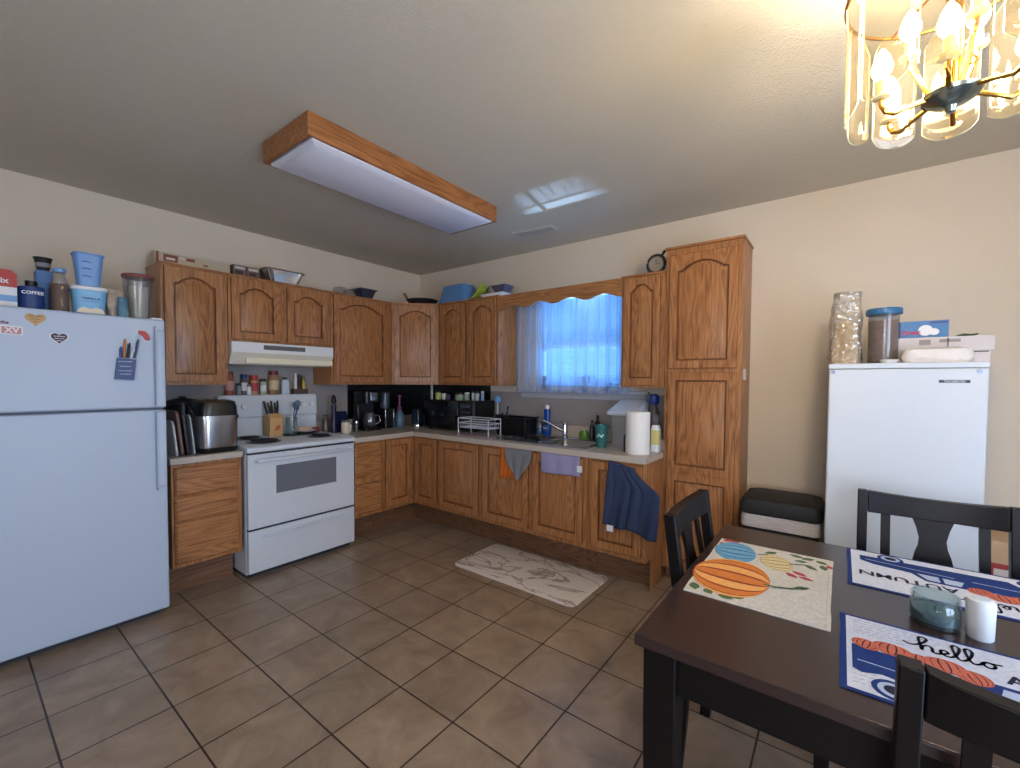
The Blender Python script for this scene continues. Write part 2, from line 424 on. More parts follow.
# ================================================================== CABINETS
def door_loops(w, h, inset, arch, rise, n=22):
    """outline of a door opening with an arched top; constant vertex count"""
    x0, x1, z0 = inset, w-inset, inset
    zt = h-inset-(rise if arch else 0)
    P = [(x0, z0), (x1, z0)]
    for i in range(n+1):
        t = 1-2*i/n
        x = (x0+x1)/2+t*(x1-x0)/2
        a = 0
        if arch:
            q = abs(t)/.84
            a = rise*(1-q*q) if q < 1 else 0
        P.append((x, zt+a))
    return P
def panel_door(parent, name, O, U, N, w, h, mats, arch=False, splits=None, rise=.05, fr=.052, world=True):
    """raised-panel oak door on plane (U, Z) facing N; splits = list of (z0, z1, arch) panels"""
    O, U, N, Z = Vector(O), Vector(U), Vector(N), Vector((0, 0, 1))
    T = .019
    g = G()
    def P3(p, d): return O+U*p[0]+Z*p[1]+N*d
    n = 22
    if splits is None: splits = [(0, h, arch)]
    # door edge
    for k, (a, b, ar) in enumerate(splits):
        hh = b-a
        def sh(L): return [(x, z+a) for x, z in L]
        outer = [(0, 0), (w, 0)]+[(w-w*i/n, hh) for i in range(n+1)]
        f1 = fr if ar or hh > .2 else fr*.8
        lo = [(outer, 0), (outer, T-.003)]
        o2 = [(.003, .003), (w-.003, .003)]+[(w-.003-(w-.006)*i/n, hh-.003) for i in range(n+1)]
        lo.append((o2, T))
        op = door_loops(w, hh, f1, ar, rise)
        lo += [(op, T), (door_loops(w, hh, f1+.005, ar, rise), T-.010), (door_loops(w, hh, f1+.012, ar, rise), T-.010), (door_loops(w, hh, f1+.036, ar, rise), T-.001)]
        loops = [[P3(p, d) for p in sh(L)] for L, d in lo]
        flip = (U.cross(Z)).dot(N) < 0
        if flip: loops = [L[::-1] for L in loops]
        n0 = len(g.f); g.loft(loops); K = len(loops[0])
        for i in list(range(n0, n0+K))+list(range(n0+3*K, n0+5*K)): g.m[i] = 1  # outer edge and groove faces take the painted-shade oak
    return obj(g, name, [mats, OAKSHADE], parent, world=world, ang=25)
def drawer_front(parent, O, U, N, w, h, m):
    O, U, N, Z = Vector(O), Vector(U), Vector(N), Vector((0, 0, 1))
    g = G(); b = .012
    def L(i, d): return [O+U*i+Z*i+N*d, O+U*(w-i)+Z*i+N*d, O+U*(w-i)+Z*(h-i)+N*d, O+U*i+Z*(h-i)+N*d]
    loops = [L(0, 0), L(0, .011), L(b, .019)]
    if U.cross(Z).dot(N) < 0: loops = [q[::-1] for q in loops]
    g.loft(loops)
    for i in range(4): g.m[i] = 1  # side faces carry the painted shade around the drawer
    return obj(g, 'drawer', [m, OAKSHADE], parent, world=True, ang=20)
YV, XV = (0, 1, 0), (1, 0, 0)
NX, NY = (1, 0, 0), (0, -1, 0)
FX = .306            # face of the upper cabinets
E = .0008
def cab_body(parent, x0, x1, y0, y1, z0, z1, m=None):
    return obj(G().box(x0, x1, y0, y1, z0, z1), 'cabinet_body', m or OAK, parent, world=True, bevel=.0015)
ZB, ZT = 1.346, 2.148

c = thing('wall_cabinet', 'tall single-door oak wall cabinet nearest the refrigerator', 'cabinet', (.15, -2.27, ZB))
cab_body(c, .004, FX, -2.462, -2.072, ZB, ZT)
panel_door(c, 'door', (FX+E, -2.442, 1.367), YV, NX, .345, .765, OAK, True)
obj(G().box(.004, FX+.012, -2.466, -2.070, ZT-.006, ZT+.008), 'top_trim', OAKY, c, world=True, bevel=.002)
c = thing('wall_cabinet', 'short two-door oak wall cabinet above the range hood', 'cabinet', (.15, -1.67, 1.665))
cab_body(c, .004, FX, -2.068, -1.278, 1.665, ZT)
panel_door(c, 'door', (FX+E, -2.050, 1.685), YV, NX, .345, .44, OAK, True)
panel_door(c, 'door', (FX+E, -1.652, 1.685), YV, NX, .345, .44, OAK, True)
obj(G().box(.004, FX+.012, -2.068, -1.278, ZT-.006, ZT+.008), 'top_trim', OAKY, c, world=True, bevel=.002)
c = thing('wall_cabinet', 'wide single-door oak wall cabinet right of the range hood', 'cabinet', (.15, -.95, ZB))
cab_body(c, .004, FX, -1.274, -.630, ZB, ZT)
panel_door(c, 'door', (FX+E, -1.252, 1.367), YV, NX, .56, .765, OAK, True, rise=.06)
obj(G().box(.004, FX+.012, -1.274, -.630, ZT-.006, ZT+.008), 'top_trim', OAKY, c, world=True, bevel=.002)
# diagonal corner
c = thing('corner_wall_cabinet', 'diagonal oak corner wall cabinet with one arched door', 'cabinet', (.2, -.2, ZB))
pent = [(.004, -.004), (.004, -.626), (FX, -.626), (.626, -FX), (.626, -.004)]
obj(G().loft([[(x, y, ZB) for x, y in pent], [(x, y, ZT) for x, y in pent]]), 'cabinet_body', OAK, c, world=True, bevel=.0015)
d = Vector((1, 1, 0)).normalized(); nn = Vector((1, -1, 0)).normalized()
L = (.626-FX)*sqrt(2)
panel_door(c, 'door', Vector((FX, -.626, 1.367))+d*.022+nn*E, d, nn, L-.044, .765, OAK, True)
p2 = [(.004, -.004), (.004, -.628), (FX+.01, -.632), (.632, -FX-.01), (.628, -.004)]
obj(G().loft([[(x, y, ZT-.006) for x, y in p2], [(x, y, ZT+.008) for x, y in p2]]), 'top_trim', OAKX, c, world=True)
REDOAK = oak('oak_in_shade_tone', 'z', (150, 90, 56), (126, 70, 40), (92, 48, 28))
c = thing('wall_cabinet', 'two-door oak wall cabinet left of the kitchen window', 'cabinet', (1.0, -.15, ZB))
cab_body(c, .630, 1.402, -FX, -.004, ZB, ZT, OAK)
panel_door(c, 'door', (.668, -FX-E, 1.367), XV, NY, .335, .765, OAK, True)
panel_door(c, 'door', (1.052, -FX-E, 1.367), XV, NY, .335, .765, OAK, True)
obj(G().box(.634, 1.404, -FX-.012, -.004, ZT-.006, ZT+.008), 'top_trim', OAKX, c, world=True, bevel=.002)
c = thing('wall_cabinet', 'narrow single-door oak wall cabinet between window and tall pantry', 'cabinet', (2.72, -.15, ZB))
cab_body(c, 2.566, 2.884, -FX, -.004, ZB, ZT)
panel_door(c, 'door', (2.588, -FX-E, 1.365), XV, NY, .262, .765, OAK, True, fr=.048)
obj(G().box(2.562, 2.884, -FX-.012, -.004, ZT-.006, ZT+.008), 'top_trim', OAKX, c, world=True, bevel=.002)
# scalloped valance
pts = [(1.404, 2.02)]
n = 60
for i in range(n+1):
    t = i/n
    x = 1.404+t*(2.564-1.404)
    z = 2.035+.016*cos(t*4*2*pi+pi)*-1*(-1) - .022*(abs(t-.5)*2)**2*(-1)*0
    z = 2.030+.017*cos((t*4+.5)*2*pi)+.010*cos((t-.5)*pi)
    pts.append((x, z))
pts += [(2.564, ZT), (1.404, ZT)]
solo(G().prism(pts, (0, -.306, 0), (1, 0, 0), (0, 0, 1), (0, 1, 0), .018), 'valance', 'scalloped oak valance board above the kitchen window', 'valance', OAKX, bevel=.001)
# pantry
PX0, PX1, PYF = 2.888, 3.362, -.310
c = thing('pantry_cabinet', 'tall narrow oak pantry cabinet at the end of the counter', 'cabinet', (3.12, -.15, 0))
cab_body(c, PX0, PX1, PYF, -.004, .10, 2.285)
obj(G().box(PX0+.01, PX1-.01, -.25, -.004, 0, .10), 'toe_kick', OAKKICK, c, world=True)
panel_door(c, 'door', (2.915, PYF-E, 1.480), XV, NY, .420, .76, OAK, True, rise=.055)
panel_door(c, 'door', (2.915, PYF-E, .128), XV, NY, .420, 1.325, OAK, splits=[(0, .645, False), (.645, 1.325, False)])
obj(G().box(PX0-.01, PX1+.008, PYF-.014, -.004, 2.285, 2.302), 'top_trim', OAKX, c, world=True, bevel=.004)
obj(G().box(PX1, PX1+.004, -.235, -.165, 1.405, 1.475), 'latch_plate', WHITE2, c, world=True, bevel=.001)

# ---- base cabinets
BF, KZ, BZ1 = .62, .215, .862
c = thing('base_cabinet', 'oak three-drawer base cabinet between refrigerator and range', 'cabinet', (.3, -2.3, 0))
cab_body(c, .004, BF, -2.500, -2.112, KZ, BZ1)
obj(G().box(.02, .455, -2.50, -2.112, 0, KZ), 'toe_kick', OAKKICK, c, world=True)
for z0, z1 in ((.665, .842), (.505, .652), (.238, .492)):
    drawer_front(c, (BF+E, -2.488, z0), YV, NX, .352, z1-z0, OAKY)
c = thing('base_cabinet', 'oak three-drawer base cabinet right of the range', 'cabinet', (.3, -1.1, 0))
cab_body(c, .004, BF, -1.262, -.966, KZ, BZ1)
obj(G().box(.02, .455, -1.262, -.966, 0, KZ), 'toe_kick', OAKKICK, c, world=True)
for z0, z1 in ((.735, .842), (.50, .722), (.245, .488)):
    drawer_front(c, (BF+E, -1.255, z0), YV, NX, .27, z1-z0, OAKY)
c = thing('corner_base_cabinet', 'oak corner base cabinet with two doors meeting at the inside corner', 'cabinet', (.3, -.3, 0))
Lp = [(.004, -.004), (.004, -.962), (BF, -.962), (BF, -BF), (.962, -BF), (.962, -.004)]
obj(G().loft([[(x, y, KZ) for x, y in Lp], [(x, y, BZ1) for x, y in Lp]]), 'cabinet_body', OAK, c, world=True, bevel=.0015)
Lk_ = [(.02, -.02), (.02, -.962), (.455, -.962), (.455, -.455), (.962, -.455), (.962, -.02)]
obj(G().loft([[(x, y, 0) for x, y in Lk_], [(x, y, KZ) for x, y in Lk_]]), 'toe_kick', OAKKICK, c, world=True)
panel_door(c, 'door', (BF+E, -.948, .250), YV, NX, .290, .600, OAK)
panel_door(c, 'door', (.662, -BF-E, .250), XV, NY, .290, .600, OAK)
def baseB(x0, x1, doors, name, label, kick=True):
    c = thing(name, label, 'cabinet', ((x0+x1)/2, -.3, 0))
    if name == 'sink_base_cabinet':   # open inside, so that the sink bowls hang in it
        g = G().box(x0, x1, -BF, -BF+.02, KZ, BZ1).box(x0, x0+.02, -BF+.02, -.004, KZ, BZ1).box(x1-.02, x1, -BF+.02, -.004, KZ, BZ1).box(x0+.02, x1-.02, -BF+.02, -.004, KZ, KZ+.02)
        obj(g, 'cabinet_body', OAK, c, world=True)
    else: cab_body(c, x0, x1, -BF, -.004, KZ, BZ1)
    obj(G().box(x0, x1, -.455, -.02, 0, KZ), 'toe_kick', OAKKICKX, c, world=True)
    for a, b in doors: panel_door(c, 'door', (a, -BF-E, .252), XV, NY, b-a, .592, OAK)
    return c
baseB(.966, 1.482, [(.990, 1.455)], 'base_cabinet', 'wide single-door oak base cabinet left of the sink')
baseB(1.486, 2.466, [(1.514, 1.968), (2.014, 2.434)], 'sink_base_cabinet', 'two-door oak sink base cabinet with towels over its doors')
c = baseB(2.470, 2.884, [(2.502, 2.858)], 'base_cabinet', 'oak base cabinet at the counter end behind the navy towel')
obj(G().box(2.8842, 2.8876, -.53, -.312, 0, BZ1), 'end_panel', OAK, c, world=True)

# ---- countertops
solo(G().box(.0035, .022, -2.510, -2.108, ZC+.0005, ZC+.1), 'backsplash_ledge', 'short beige laminate upstand behind the air fryer', 'backsplash', COUNTER, bevel=.002)
g = G().box(.004, .645, -2.510, -2.108, .8625, ZC)
solo(g, 'countertop', 'short beige laminate countertop between refrigerator and range', 'countertop', COUNTER, bevel=.004)
g = G()
SX0, SX1, SY0, SY1 = 1.56, 2.40, -.545, -.085     # sink cut-out
z0, z1 = .8625, ZC
g.box(.004, .645, -1.266, -.645, z0, z1); g.box(.004, SX0, -.645, -.004, z0, z1); g.box(SX0, SX1, -.645, SY0, z0, z1)
g.box(SX0, SX1, SY1, -.004, z0, z1); g.box(SX1, 2.886, -.645, -.004, z0, z1)
e_ = G().box(.007, .024, -1.266, -.024, z1+.0005, z1+.1)
solo(e_, 'backsplash_ledge', 'beige laminate upstand along the wall right of the range', 'backsplash', COUNTER, bevel=.002)
solo(G().box(.007, 2.886, -.0235, -.007, z1+.0005, z1+.1), 'backsplash_ledge', 'long beige laminate upstand under the kitchen window', 'backsplash', COUNTER, bevel=.002)
solo(g, 'countertop', 'long beige laminate L-shaped countertop around the corner and sink', 'countertop', COUNTER)

# ---- sink
s = thing('kitchen_sink', 'double-bowl stainless steel sink set in the countertop under the window', 'sink', (1.98, -.315, ZC))
g = G()
zr = ZC+.004
def bowl(x0, x1, y0, y1):
    def rr(a0, a1, b0, b1, z, r):
        P = []
        for cx, cy, st in ((a1-r, b1-r, 0), (a0+r, b1-r, 90), (a0+r, b0+r, 180), (a1-r, b0+r, 270)):
            for k in range(5): an = radians(st+k*22.5); P.append((cx+r*cos(an), cy+r*sin(an), z))
        return P
    return [rr(x0, x1, y0, y1, zr, .05), rr(x0+.008, x1-.008, y0+.008, y1-.008, zr-.01, .045), rr(x0+.02, x1-.02, y0+.02, y1-.02, zr-.15, .05), rr(x0+.06, x1-.06, y0+.06, y1-.06, zr-.165, .04)]
bx = [(1.585, 1.96), (2.0, 2.375)]
by = (-.515, -.155)
for a, b in bx: g.loft([L_[::-1] for L_ in bowl(a, b, *by)], cap0=False)
obj(g, 'bowl', STEEL, s, world=True, solid=.0015)
g = G()
t0, t1 = ZC+.0005, zr+.003
g.box(1.545, 2.415, -.56, by[0], t0, t1).box(1.545, 2.415, by[1], -.07, t0, t1)
g.box(1.545, bx[0][0], by[0], by[1], t0, t1).box(bx[0][1], bx[1][0], by[0], by[1], t0, t1).box(bx[1][1], 2.415, by[0], by[1], t0, t1)
obj(g, 'rim', STEEL, s, world=True)
for a, b in bx: obj(G().lathe([(.0, 0), (.045, 0), (.045, .003), (.03, .004), (0, .002)], ((a+b)/2, -.335, zr-.1649), 20), 'drain', CHROME, s, world=True)
f = thing('faucet', 'single-lever chrome faucet behind the sink with spout swung left', 'faucet', (1.985, -.11, ZC+.0075))
obj(G().lathe([(.0, 0), (.03, 0), (.03, .008), (.024, .015), (.022, .09), (.019, .11), (0, .115)], (0, 0, 0), 24), 'faucet_body', CHROME, f)
obj(G().tube([(-.01, -.0, .05), (-.07, -.025, .08), (-.13, -.05, .115), (-.18, -.07, .14), (-.192, -.075, .135), (-.195, -.077, .118)], [.013, .012, .011, .011, .011, .012], 12), 'spout', CHROME, f)
obj(G().tube([(0, 0, .11), (-.005, -.002, .125), (-.025, -.01, .138), (-.055, -.02, .142)], [.016, .012, .008, .006], 10), 'lever', CHROME, f)

# ================================================================== REFRIGERATOR
r = thing('refrigerator', 'white top-freezer refrigerator at the left with magnets on its door', 'refrigerator', (.4, -2.94, 0))
FY0_, FY1_ = -3.33, -2.548
obj(G().box(.03, .675, FY0_+.004, FY1_-.004, .03, 1.728), 'refrigerator_body', WHITEF, r, world=True, bevel=.008)
obj(G().box(.10, .668, FY0_+.03, FY1_-.03, .0, .03), 'base_grille', SEAM, r, world=True)
obj(G().box(.6755, .684, FY0_+.012, FY1_-.012, .06, 1.712), 'gasket', SEAMG, r, world=True)
obj(G().box(.6845, .750, FY0_, FY1_, 1.222, 1.724), 'freezer_door', WHITEF, r, world=True, bevel=.010, seg=3)
obj(G().box(.6845, .750, FY0_, FY1_, .048, 1.210), 'refrigerator_door', WHITEF, r, world=True, bevel=.010, seg=3)
def fridge_handle(z0, z1, top):
    g = G(); loops = []
    n = 16
    for i in range(n+1):
        t = i/n; z = z0+(z1-z0)*t
        e = t if top else 1-t
        # the free end tapers back into the door
        off = .042
        if e > .93: off = .042-.030*((e-.93)/.07)
        y0, y1 = -2.602, -2.558
        x1 = .7505+off
        loops.append([(x1-.012, y0, z), (x1-.004, y0+.006, z), (x1, y0+.02, z), (x1-.003, y1-.004, z), (x1-.012, y1, z), (x1-.016, y1-.012, z), (x1-.016, y0+.008, z)])
    g.loft(loops)
    ze = z1 if top else z0; s_ = -1 if top else 1
    g.box(.7505, .776, -2.596, -2.564, ze, ze+s_*.03)
    zi = z0 if top else z1; s_ = 1 if top else -1
    g.box(.7505, .776, -2.596, -2.564, zi, zi+s_*.03)
    obj(g, 'handle', WHITEF, r, world=True, ang=50)
fridge_handle(1.236, 1.682, True); fridge_handle(.752, 1.198, False)
obj(G().box(.69, .745, FY1_-.06, FY1_-.01, 1.7245, 1.734), 'hinge_cover', WHITE2, r, world=True, bevel=.003)
obj(G().box(.7502, .7509, -2.70, -2.62, 1.648, 1.655), 'badge', mat('silver_badge', rgb(186, 190, 196), .3, .6), r, world=True)

def heart(cx, cz, s):
    P = []
    for i in range(28):
        t = 2*pi*i/28
        x = 16*sin(t)**3; y = 13*cos(t)-5*cos(2*t)-2*cos(3*t)-cos(4*t)
        P.append((cx+x*s/17, cz+y*s/17))
    return P
FO, FU, FV, FN = (.7503, 0, 0), (0, 1, 0), (0, 0, 1), (1, 0, 0)
g = G().prism(heart(-3.052, 1.672, .037), FO, FU, FV, FN, .004)
g.mi = 1
g.ribbon([(-3.075+i*.004, 1.683+.004*(i % 2)) for i in range(12)], .0022, (.7543, 0, 0), FU, FV, FN, .0005)
g.ribbon([(-3.07+i*.004, 1.670+.003*(i % 2)) for i in range(9)], .002, (.7543, 0, 0), FU, FV, FN, .0005)
g.ribbon([(-3.06+i*.004, 1.658+.003*(i % 2)) for i in range(5)], .0018, (.7543, 0, 0), FU, FV, FN, .0005)
solo(g, 'heart_magnet', 'tan wooden heart magnet with carved writing on the freezer door', 'magnet', [TAN, mat('brown_ink', rgb(120, 84, 48), .6)])
g = G().prism(heart(-2.974, 1.588, .036), FO, FU, FV, FN, .003)
g.mi = 1; g.prism(heart(-2.974, 1.588, .031), (.7533, 0, 0), FU, FV, FN, .001)
g.mi = 0
for k, (w_, z_) in enumerate(((.020, 1.594), (.017, 1.583), (.008, 1.572))):
    g.ribbon([(-2.974-w_+i*w_/5, z_+.003*(i % 2)) for i in range(11)], .0024, (.7543, 0, 0), FU, FV, FN, .0005)
solo(g, 'heart_magnet', 'dark purple heart magnet with white lettering and white rim', 'magnet', [WHITE2, mat('plum', rgb(64, 30, 62), .5)])
g = G().prism([(-3.165, 1.592), (-3.095, 1.589), (-3.093, 1.630), (-3.165, 1.634)], FO, FU, FV, FN, .003)
g.mi = 1; g.prism([(-3.160, 1.596), (-3.099, 1.593), (-3.098, 1.624), (-3.160, 1.628)], (.7533, 0, 0), FU, FV, FN, .0008)
g.mi = 0; g.text('XV', .034, (.7541, -3.128, 1.600), FU, FV, FN, .0006, .001)
g.mi = 2; g.text('the', .02, (.7535, -3.15, 1.640), FU, FV, FN, 0, .0006)
solo(g, 'letter_magnet', 'small pink rectangular magnet with white letters at the left edge', 'magnet', [WHITE2, mat('dusty_pink', rgb(196, 140, 140), .5), mat('maroon', rgb(110, 40, 50), .5)])
g = G().prism([(-2.668, 1.655), (-2.640, 1.652), (-2.628, 1.640), (-2.616, 1.612), (-2.624, 1.600), (-2.640, 1.604), (-2.648, 1.622), (-2.668, 1.636)], FO, FU, FV, FN, .008)
solo(g, 'chili_magnet', 'red chili-shaped magnet clip above the pencil pouch', 'magnet', RED, bevel=.002)
pp = thing('pencil_pouch', 'navy magnetic pencil pouch with white writing on the freezer door', 'pouch', (.7503, -2.73, 1.380))
g = G().prism([(-.043, .004), (.036, -.002), (.047, .112), (-.030, .118)], (0, 0, 0), (0, 1, 0), (0, 0, 1), (1, 0, 0), .022)
g.mi = 1
for z_, w_ in ((.098, .030), (.072, .022), (.048, .028), (.030, .022)):
    g.ribbon([(-w_+i*w_/5, z_+.0025*(i % 2)) for i in range(11)], .002, (.022, 0, 0), FU, FV, FN, .0006)
obj(g, 'pouch_pocket', [NAVY, WHITE2], pp)
cols = [('blue_pen', (40, 70, 130)), ('orange_pen', (190, 120, 70)), ('black_pen', (25, 25, 30)), ('white_pen', (210, 215, 225)), ('steel_scissors', (60, 80, 110))]
for i, (nm, c_) in enumerate(cols):
    y = -.022+i*.0155
    g = G().tube([(.011, y*.9+.004, .1195), (.011, y*1.15+.010, .165+.022*((i*2) % 3)), (.011, y*1.2+.012, .18+.022*((i*2) % 3))], [.006, .006, .003], 8)
    tag(obj(g, 'pen', mat(nm, rgb(*c_), .4)), ['dark blue pen at the left of the pencil pouch', 'orange pen standing in the pencil pouch', 'black pen in the middle of the pencil pouch', 'white pen standing in the pencil pouch', 'blue-grey pen leaning right in the pencil pouch'][i], 'pen', 'pens in the pouch')
for o in [q for q in COL.objects if q.name.startswith('pen') and q.type == 'MESH' and q.parent is None and q.name.split('.')[0] == 'pen']:
    o.location = (.7503, -2.73, 1.380)

# ---- things on the refrigerator
ZF = 1.7285
def jar(name, label, cat, x, y, z, prof, body, lid=None, lidprof=None, fill=None, fillprof=None, group=None, n=26, sx=1, sy=1, rz=0, extra=None):
    """a turned vessel with its parts"""
    if lid is None and fill is None and extra is None:
        return solo(G().lathe(prof, n=n, sx=sx, sy=sy), name, label, cat, body, (x, y, z), rz, group)
    t = thing(name, label, cat, (x, y, z), rz, group)
    obj(G().lathe(prof, n=n, sx=sx, sy=sy), 'vessel', body, t)
    if fill: obj(G().lathe(fillprof, n=n, sx=sx, sy=sy), 'contents', fill, t)
    if lid: obj(G().lathe(lidprof, n=n, sx=sx, sy=sy), 'lid', lid, t)
    if extra: extra(t)
    return t
def cylp(r, h, b=.003): return [(0, 0), (r-b, 0), (r, b), (r, h-b), (r-b, h), (0, h)]
def bandlabel(r, z0, z1, m, name='label_band', n=26):
    return lambda t: obj(G().loft([[(r*cos(2*pi*j/n), r*sin(2*pi*j/n), z) for j in range(n)] for z in (z0, z1)], False, False), name, m, t)

# cereal-like box
b = thing('food_box', 'red, white and blue food box at the left end of the refrigerator top', 'box', (.60, -3.145, ZF))
g = G().box(-.03, .03, -.055, .045, 0, .165)
g.mi = 1; g.box(.03, .031, -.055, .045, .10, .165); g.mi = 2; g.box(.03, .031, -.055, .045, .03, .06)
g.mi = 1; g.box(-.031, -.03, -.055, .045, .10, .165).box(-.03, .03, .045, .046, .10, .165); g.mi = 0; g.text('Bix', .036, (.0315, -.005, .118), FU, FV, FN, .0004, .001)
obj(g, 'carton', [WHITE2, RED, LBLUE], b)
obj(G().prism([(-.055, .165), (.045, .165), (.030, .185), (-.045, .185)], (-.02, 0, 0), FU, FV, FN, .04), 'carton_flap', RED, b)
jar('blue_canister', 'round blue canister with dark cap and white lettering beside the food box', 'canister', .60, -3.05, ZF, cylp(.047, .115), NAVY, BLACK, [(0, .115), (.022, .115), (.022, .145), (0, .147)],
    extra=lambda t: obj(G().text('COFFEE', .022, (.0, 0, .075), (0, 1, 0), (0, 0, 1), (1, 0, 0), .0485, .0006), 'lettering', WHITE2, t))
solo(G().box(-.045, .045, -.03, .03, 0, .215), 'blue_carton', 'tall slim blue carton under the dark cup on the refrigerator', 'carton', mat('slate_blue', rgb(70, 110, 160), .5, noise=.2, nscale=10), (.52, -3.0, ZF), bevel=.003)
jar('dark_cup', 'dark tapered cup standing on the slim blue carton', 'cup', .52, -3.0, ZF+.2155, [(0, 0), (.022, 0), (.033, .062), (.036, .066), (.036, .07), (.030, .068), (0, .05)], BLACKM, extra=bandlabel(.0295, .02, .045, mat('grey_print', rgb(130, 130, 130), .6)))
jar('glass_bottle', 'ribbed glass bottle half full of brown coffee grounds', 'bottle', .62, -2.953, ZF, [(0, 0), (.036, 0), (.038, .01)]+[(.036+.002*(i % 2), .02+i*.011) for i in range(12)]+[(.022, .185), (.02, .20), (.024, .205), (0, .205)], PLAST,
    LBLUE, [(0, .2055), (.026, .2055), (.027, .225), (0, .226)], BROWN, [(0, .003), (.033, .004), (.033, .145), (0, .15)])
def squarish(w0, w1, h, k=.2, lid=False):
    return None
t = thing('ice_cream_tub', 'light blue ice cream tub with white lid under the blue pail', 'tub', (.62, -2.845, ZF))
def rrect(hx, hy, z, r, n=4, c=(0, 0)):
    P = []
    for cx, cy, st in ((hx-r, hy-r, 0), (-hx+r, hy-r, 90), (-hx+r, -hy+r, 180), (hx-r, -hy+r, 270)):
        for k in range(n+1): an = radians(st+k*90/n); P.append((c[0]+cx+r*cos(an), c[1]+cy+r*sin(an), z))
    return P
g = G().loft([rrect(.055, .058, 0, .03), rrect(.062, .068, .125, .035)])
g.mi = 1; g.prism([(-.055, .004), (.055, .004), (.045, .028), (.02, .036), (0, .026), (-.03, .034), (-.05, .02)], (.0625, 0, 0), FU, FV, FN, .0008)
g.mi = 2; g.text('VANILLA', .018, (.0632, 0, .075), FU, FV, FN, .0006, .0004); g.ribbon([(-.03, .065), (.03, .065)], .002, (.0632, 0, 0), FU, FV, FN, .0005)
obj(g, 'tub_body', [mat('tub_blue', rgb(120, 180, 220), .4), CREAM, NAVY], t)
obj(G().loft([rrect(.066, .072, .1255, .035), rrect(.068, .074, .13, .036), rrect(.068, .074, .142, .036), rrect(.062, .068, .146, .034)]), 'lid', WHITE2, t)
g = G().loft([rrect(.040, .043, 0, .02), rrect(.054, .058, .165, .024), rrect(.058, .062, .168, .026), rrect(.058, .062, .174, .026), rrect(.052, .056, .174, .022), rrect(.040, .042, .006, .018)])
g.mi = 1
for z_ in (.05, .09, .125): g.ribbon([(-.03, z_), (-.01, z_+.004), (.005, z_-.002)], .004, (.056, 0, 0), FU, FV, FN, .0005)
solo(g, 'blue_pail', 'empty square light blue pail stacked on the ice cream tub', 'pail', [mat('pail_blue', rgb(104, 150, 205), .35), NAVY], (.62, -2.845, ZF+.1465))
def crumple(w, d, h, amp, seed, n=14, m=10, top=.7):
    rnd = random.Random(seed); g = G(); loops = []
    ph = [rnd.uniform(0, 6.28) for _ in range(6)]
    for i in range(m+1):
        t = i/m; L_ = []
        tw = 1 if t < .6 else 1-(t-.6)/.4*(1-top)
        for j in range(n):
            a = 2*pi*j/n
            sq = 1/max(abs(cos(a)), abs(sin(a)))**.6
            k = 1+amp*sin(3*a+ph[0]+5*t)+amp*.7*sin(5*a+ph[1]-7*t)+rnd.uniform(-amp, amp)*.5
            L_.append((w/2*cos(a)*sq*k*tw, d/2*sin(a)*sq*k*(tw if t < .6 else tw**.2), h*t+(rnd.uniform(-.006, .006) if 0 < i < m else 0)))
        loops.append(L_)
    return g.loft(loops)
t = thing('snack_bag', 'crumpled snack bag of chips beside the tall pasta canister', 'bag', (.61, -2.742, ZF))
obj(crumple(.06, .062, .15, .08, 3), 'bag_film', mat('snack_bag_print', rgb(176, 156, 140), .35, noise=.6, nscale=35, bump=.6, bscale=30), t)
solo(crumple(.035, .04, .11, .08, 5), 'spice_pouch', 'small blue and green pouch squeezed left of the pasta canister', 'pouch', mat('teal_print', rgb(70, 120, 140), .4, noise=.7, nscale=60), (.665, -2.715, ZF))
jar('pasta_canister', 'tall clear round canister with dark red lid next to the wall cabinet', 'canister', .60, -2.632, ZF, [(0, 0), (.055, 0), (.058, .005), (.070, .235), (.066, .235), (.054, .008), (0, .006)], PLAST,
    mat('dark_red_lid', rgb(130, 62, 62), .5), [(0, .236), (.073, .236), (.075, .24), (.075, .252), (.07, .256), (0, .256)], CREAM, [(0, .0065), (.040, .0065), (.045, .19), (0, .195)])

# ================================================================== RANGE HOOD
hd = thing('range_hood', 'off-white under-cabinet range hood above the stove', 'range hood', (.2, -1.68, 1.5))
HY0, HY1 = -2.066, -1.282
g = G()
prof = [(.006, 1.50), (.30, 1.50), (.355, 1.578), (.360, 1.585), (.360, 1.664), (.006, 1.664)]
g.loft([[(x, HY0, z) for x, z in prof], [(x, HY1, z) for x, z in prof]])
obj(g, 'hood_shell', OFFW, hd, world=True, bevel=.002)
obj(G().box(.3605, .362, HY0+.003, HY1-.003, 1.588, 1.662), 'front_panel', WHITE2, hd, world=True, bevel=.0005)
obj(G().box(.3625, .3635, -1.85, -1.53, 1.614, 1.648), 'control_grille', mat('hood_grille_grey', rgb(96, 96, 94), .5, noise=.5, nscale=120), hd, world=True)
obj(G().box(.315, .345, -1.965, HY1, 1.508, 1.548), 'light_lens', mat('cream_lens', rgb(236, 226, 196), .4), hd, world=True, bevel=.002)

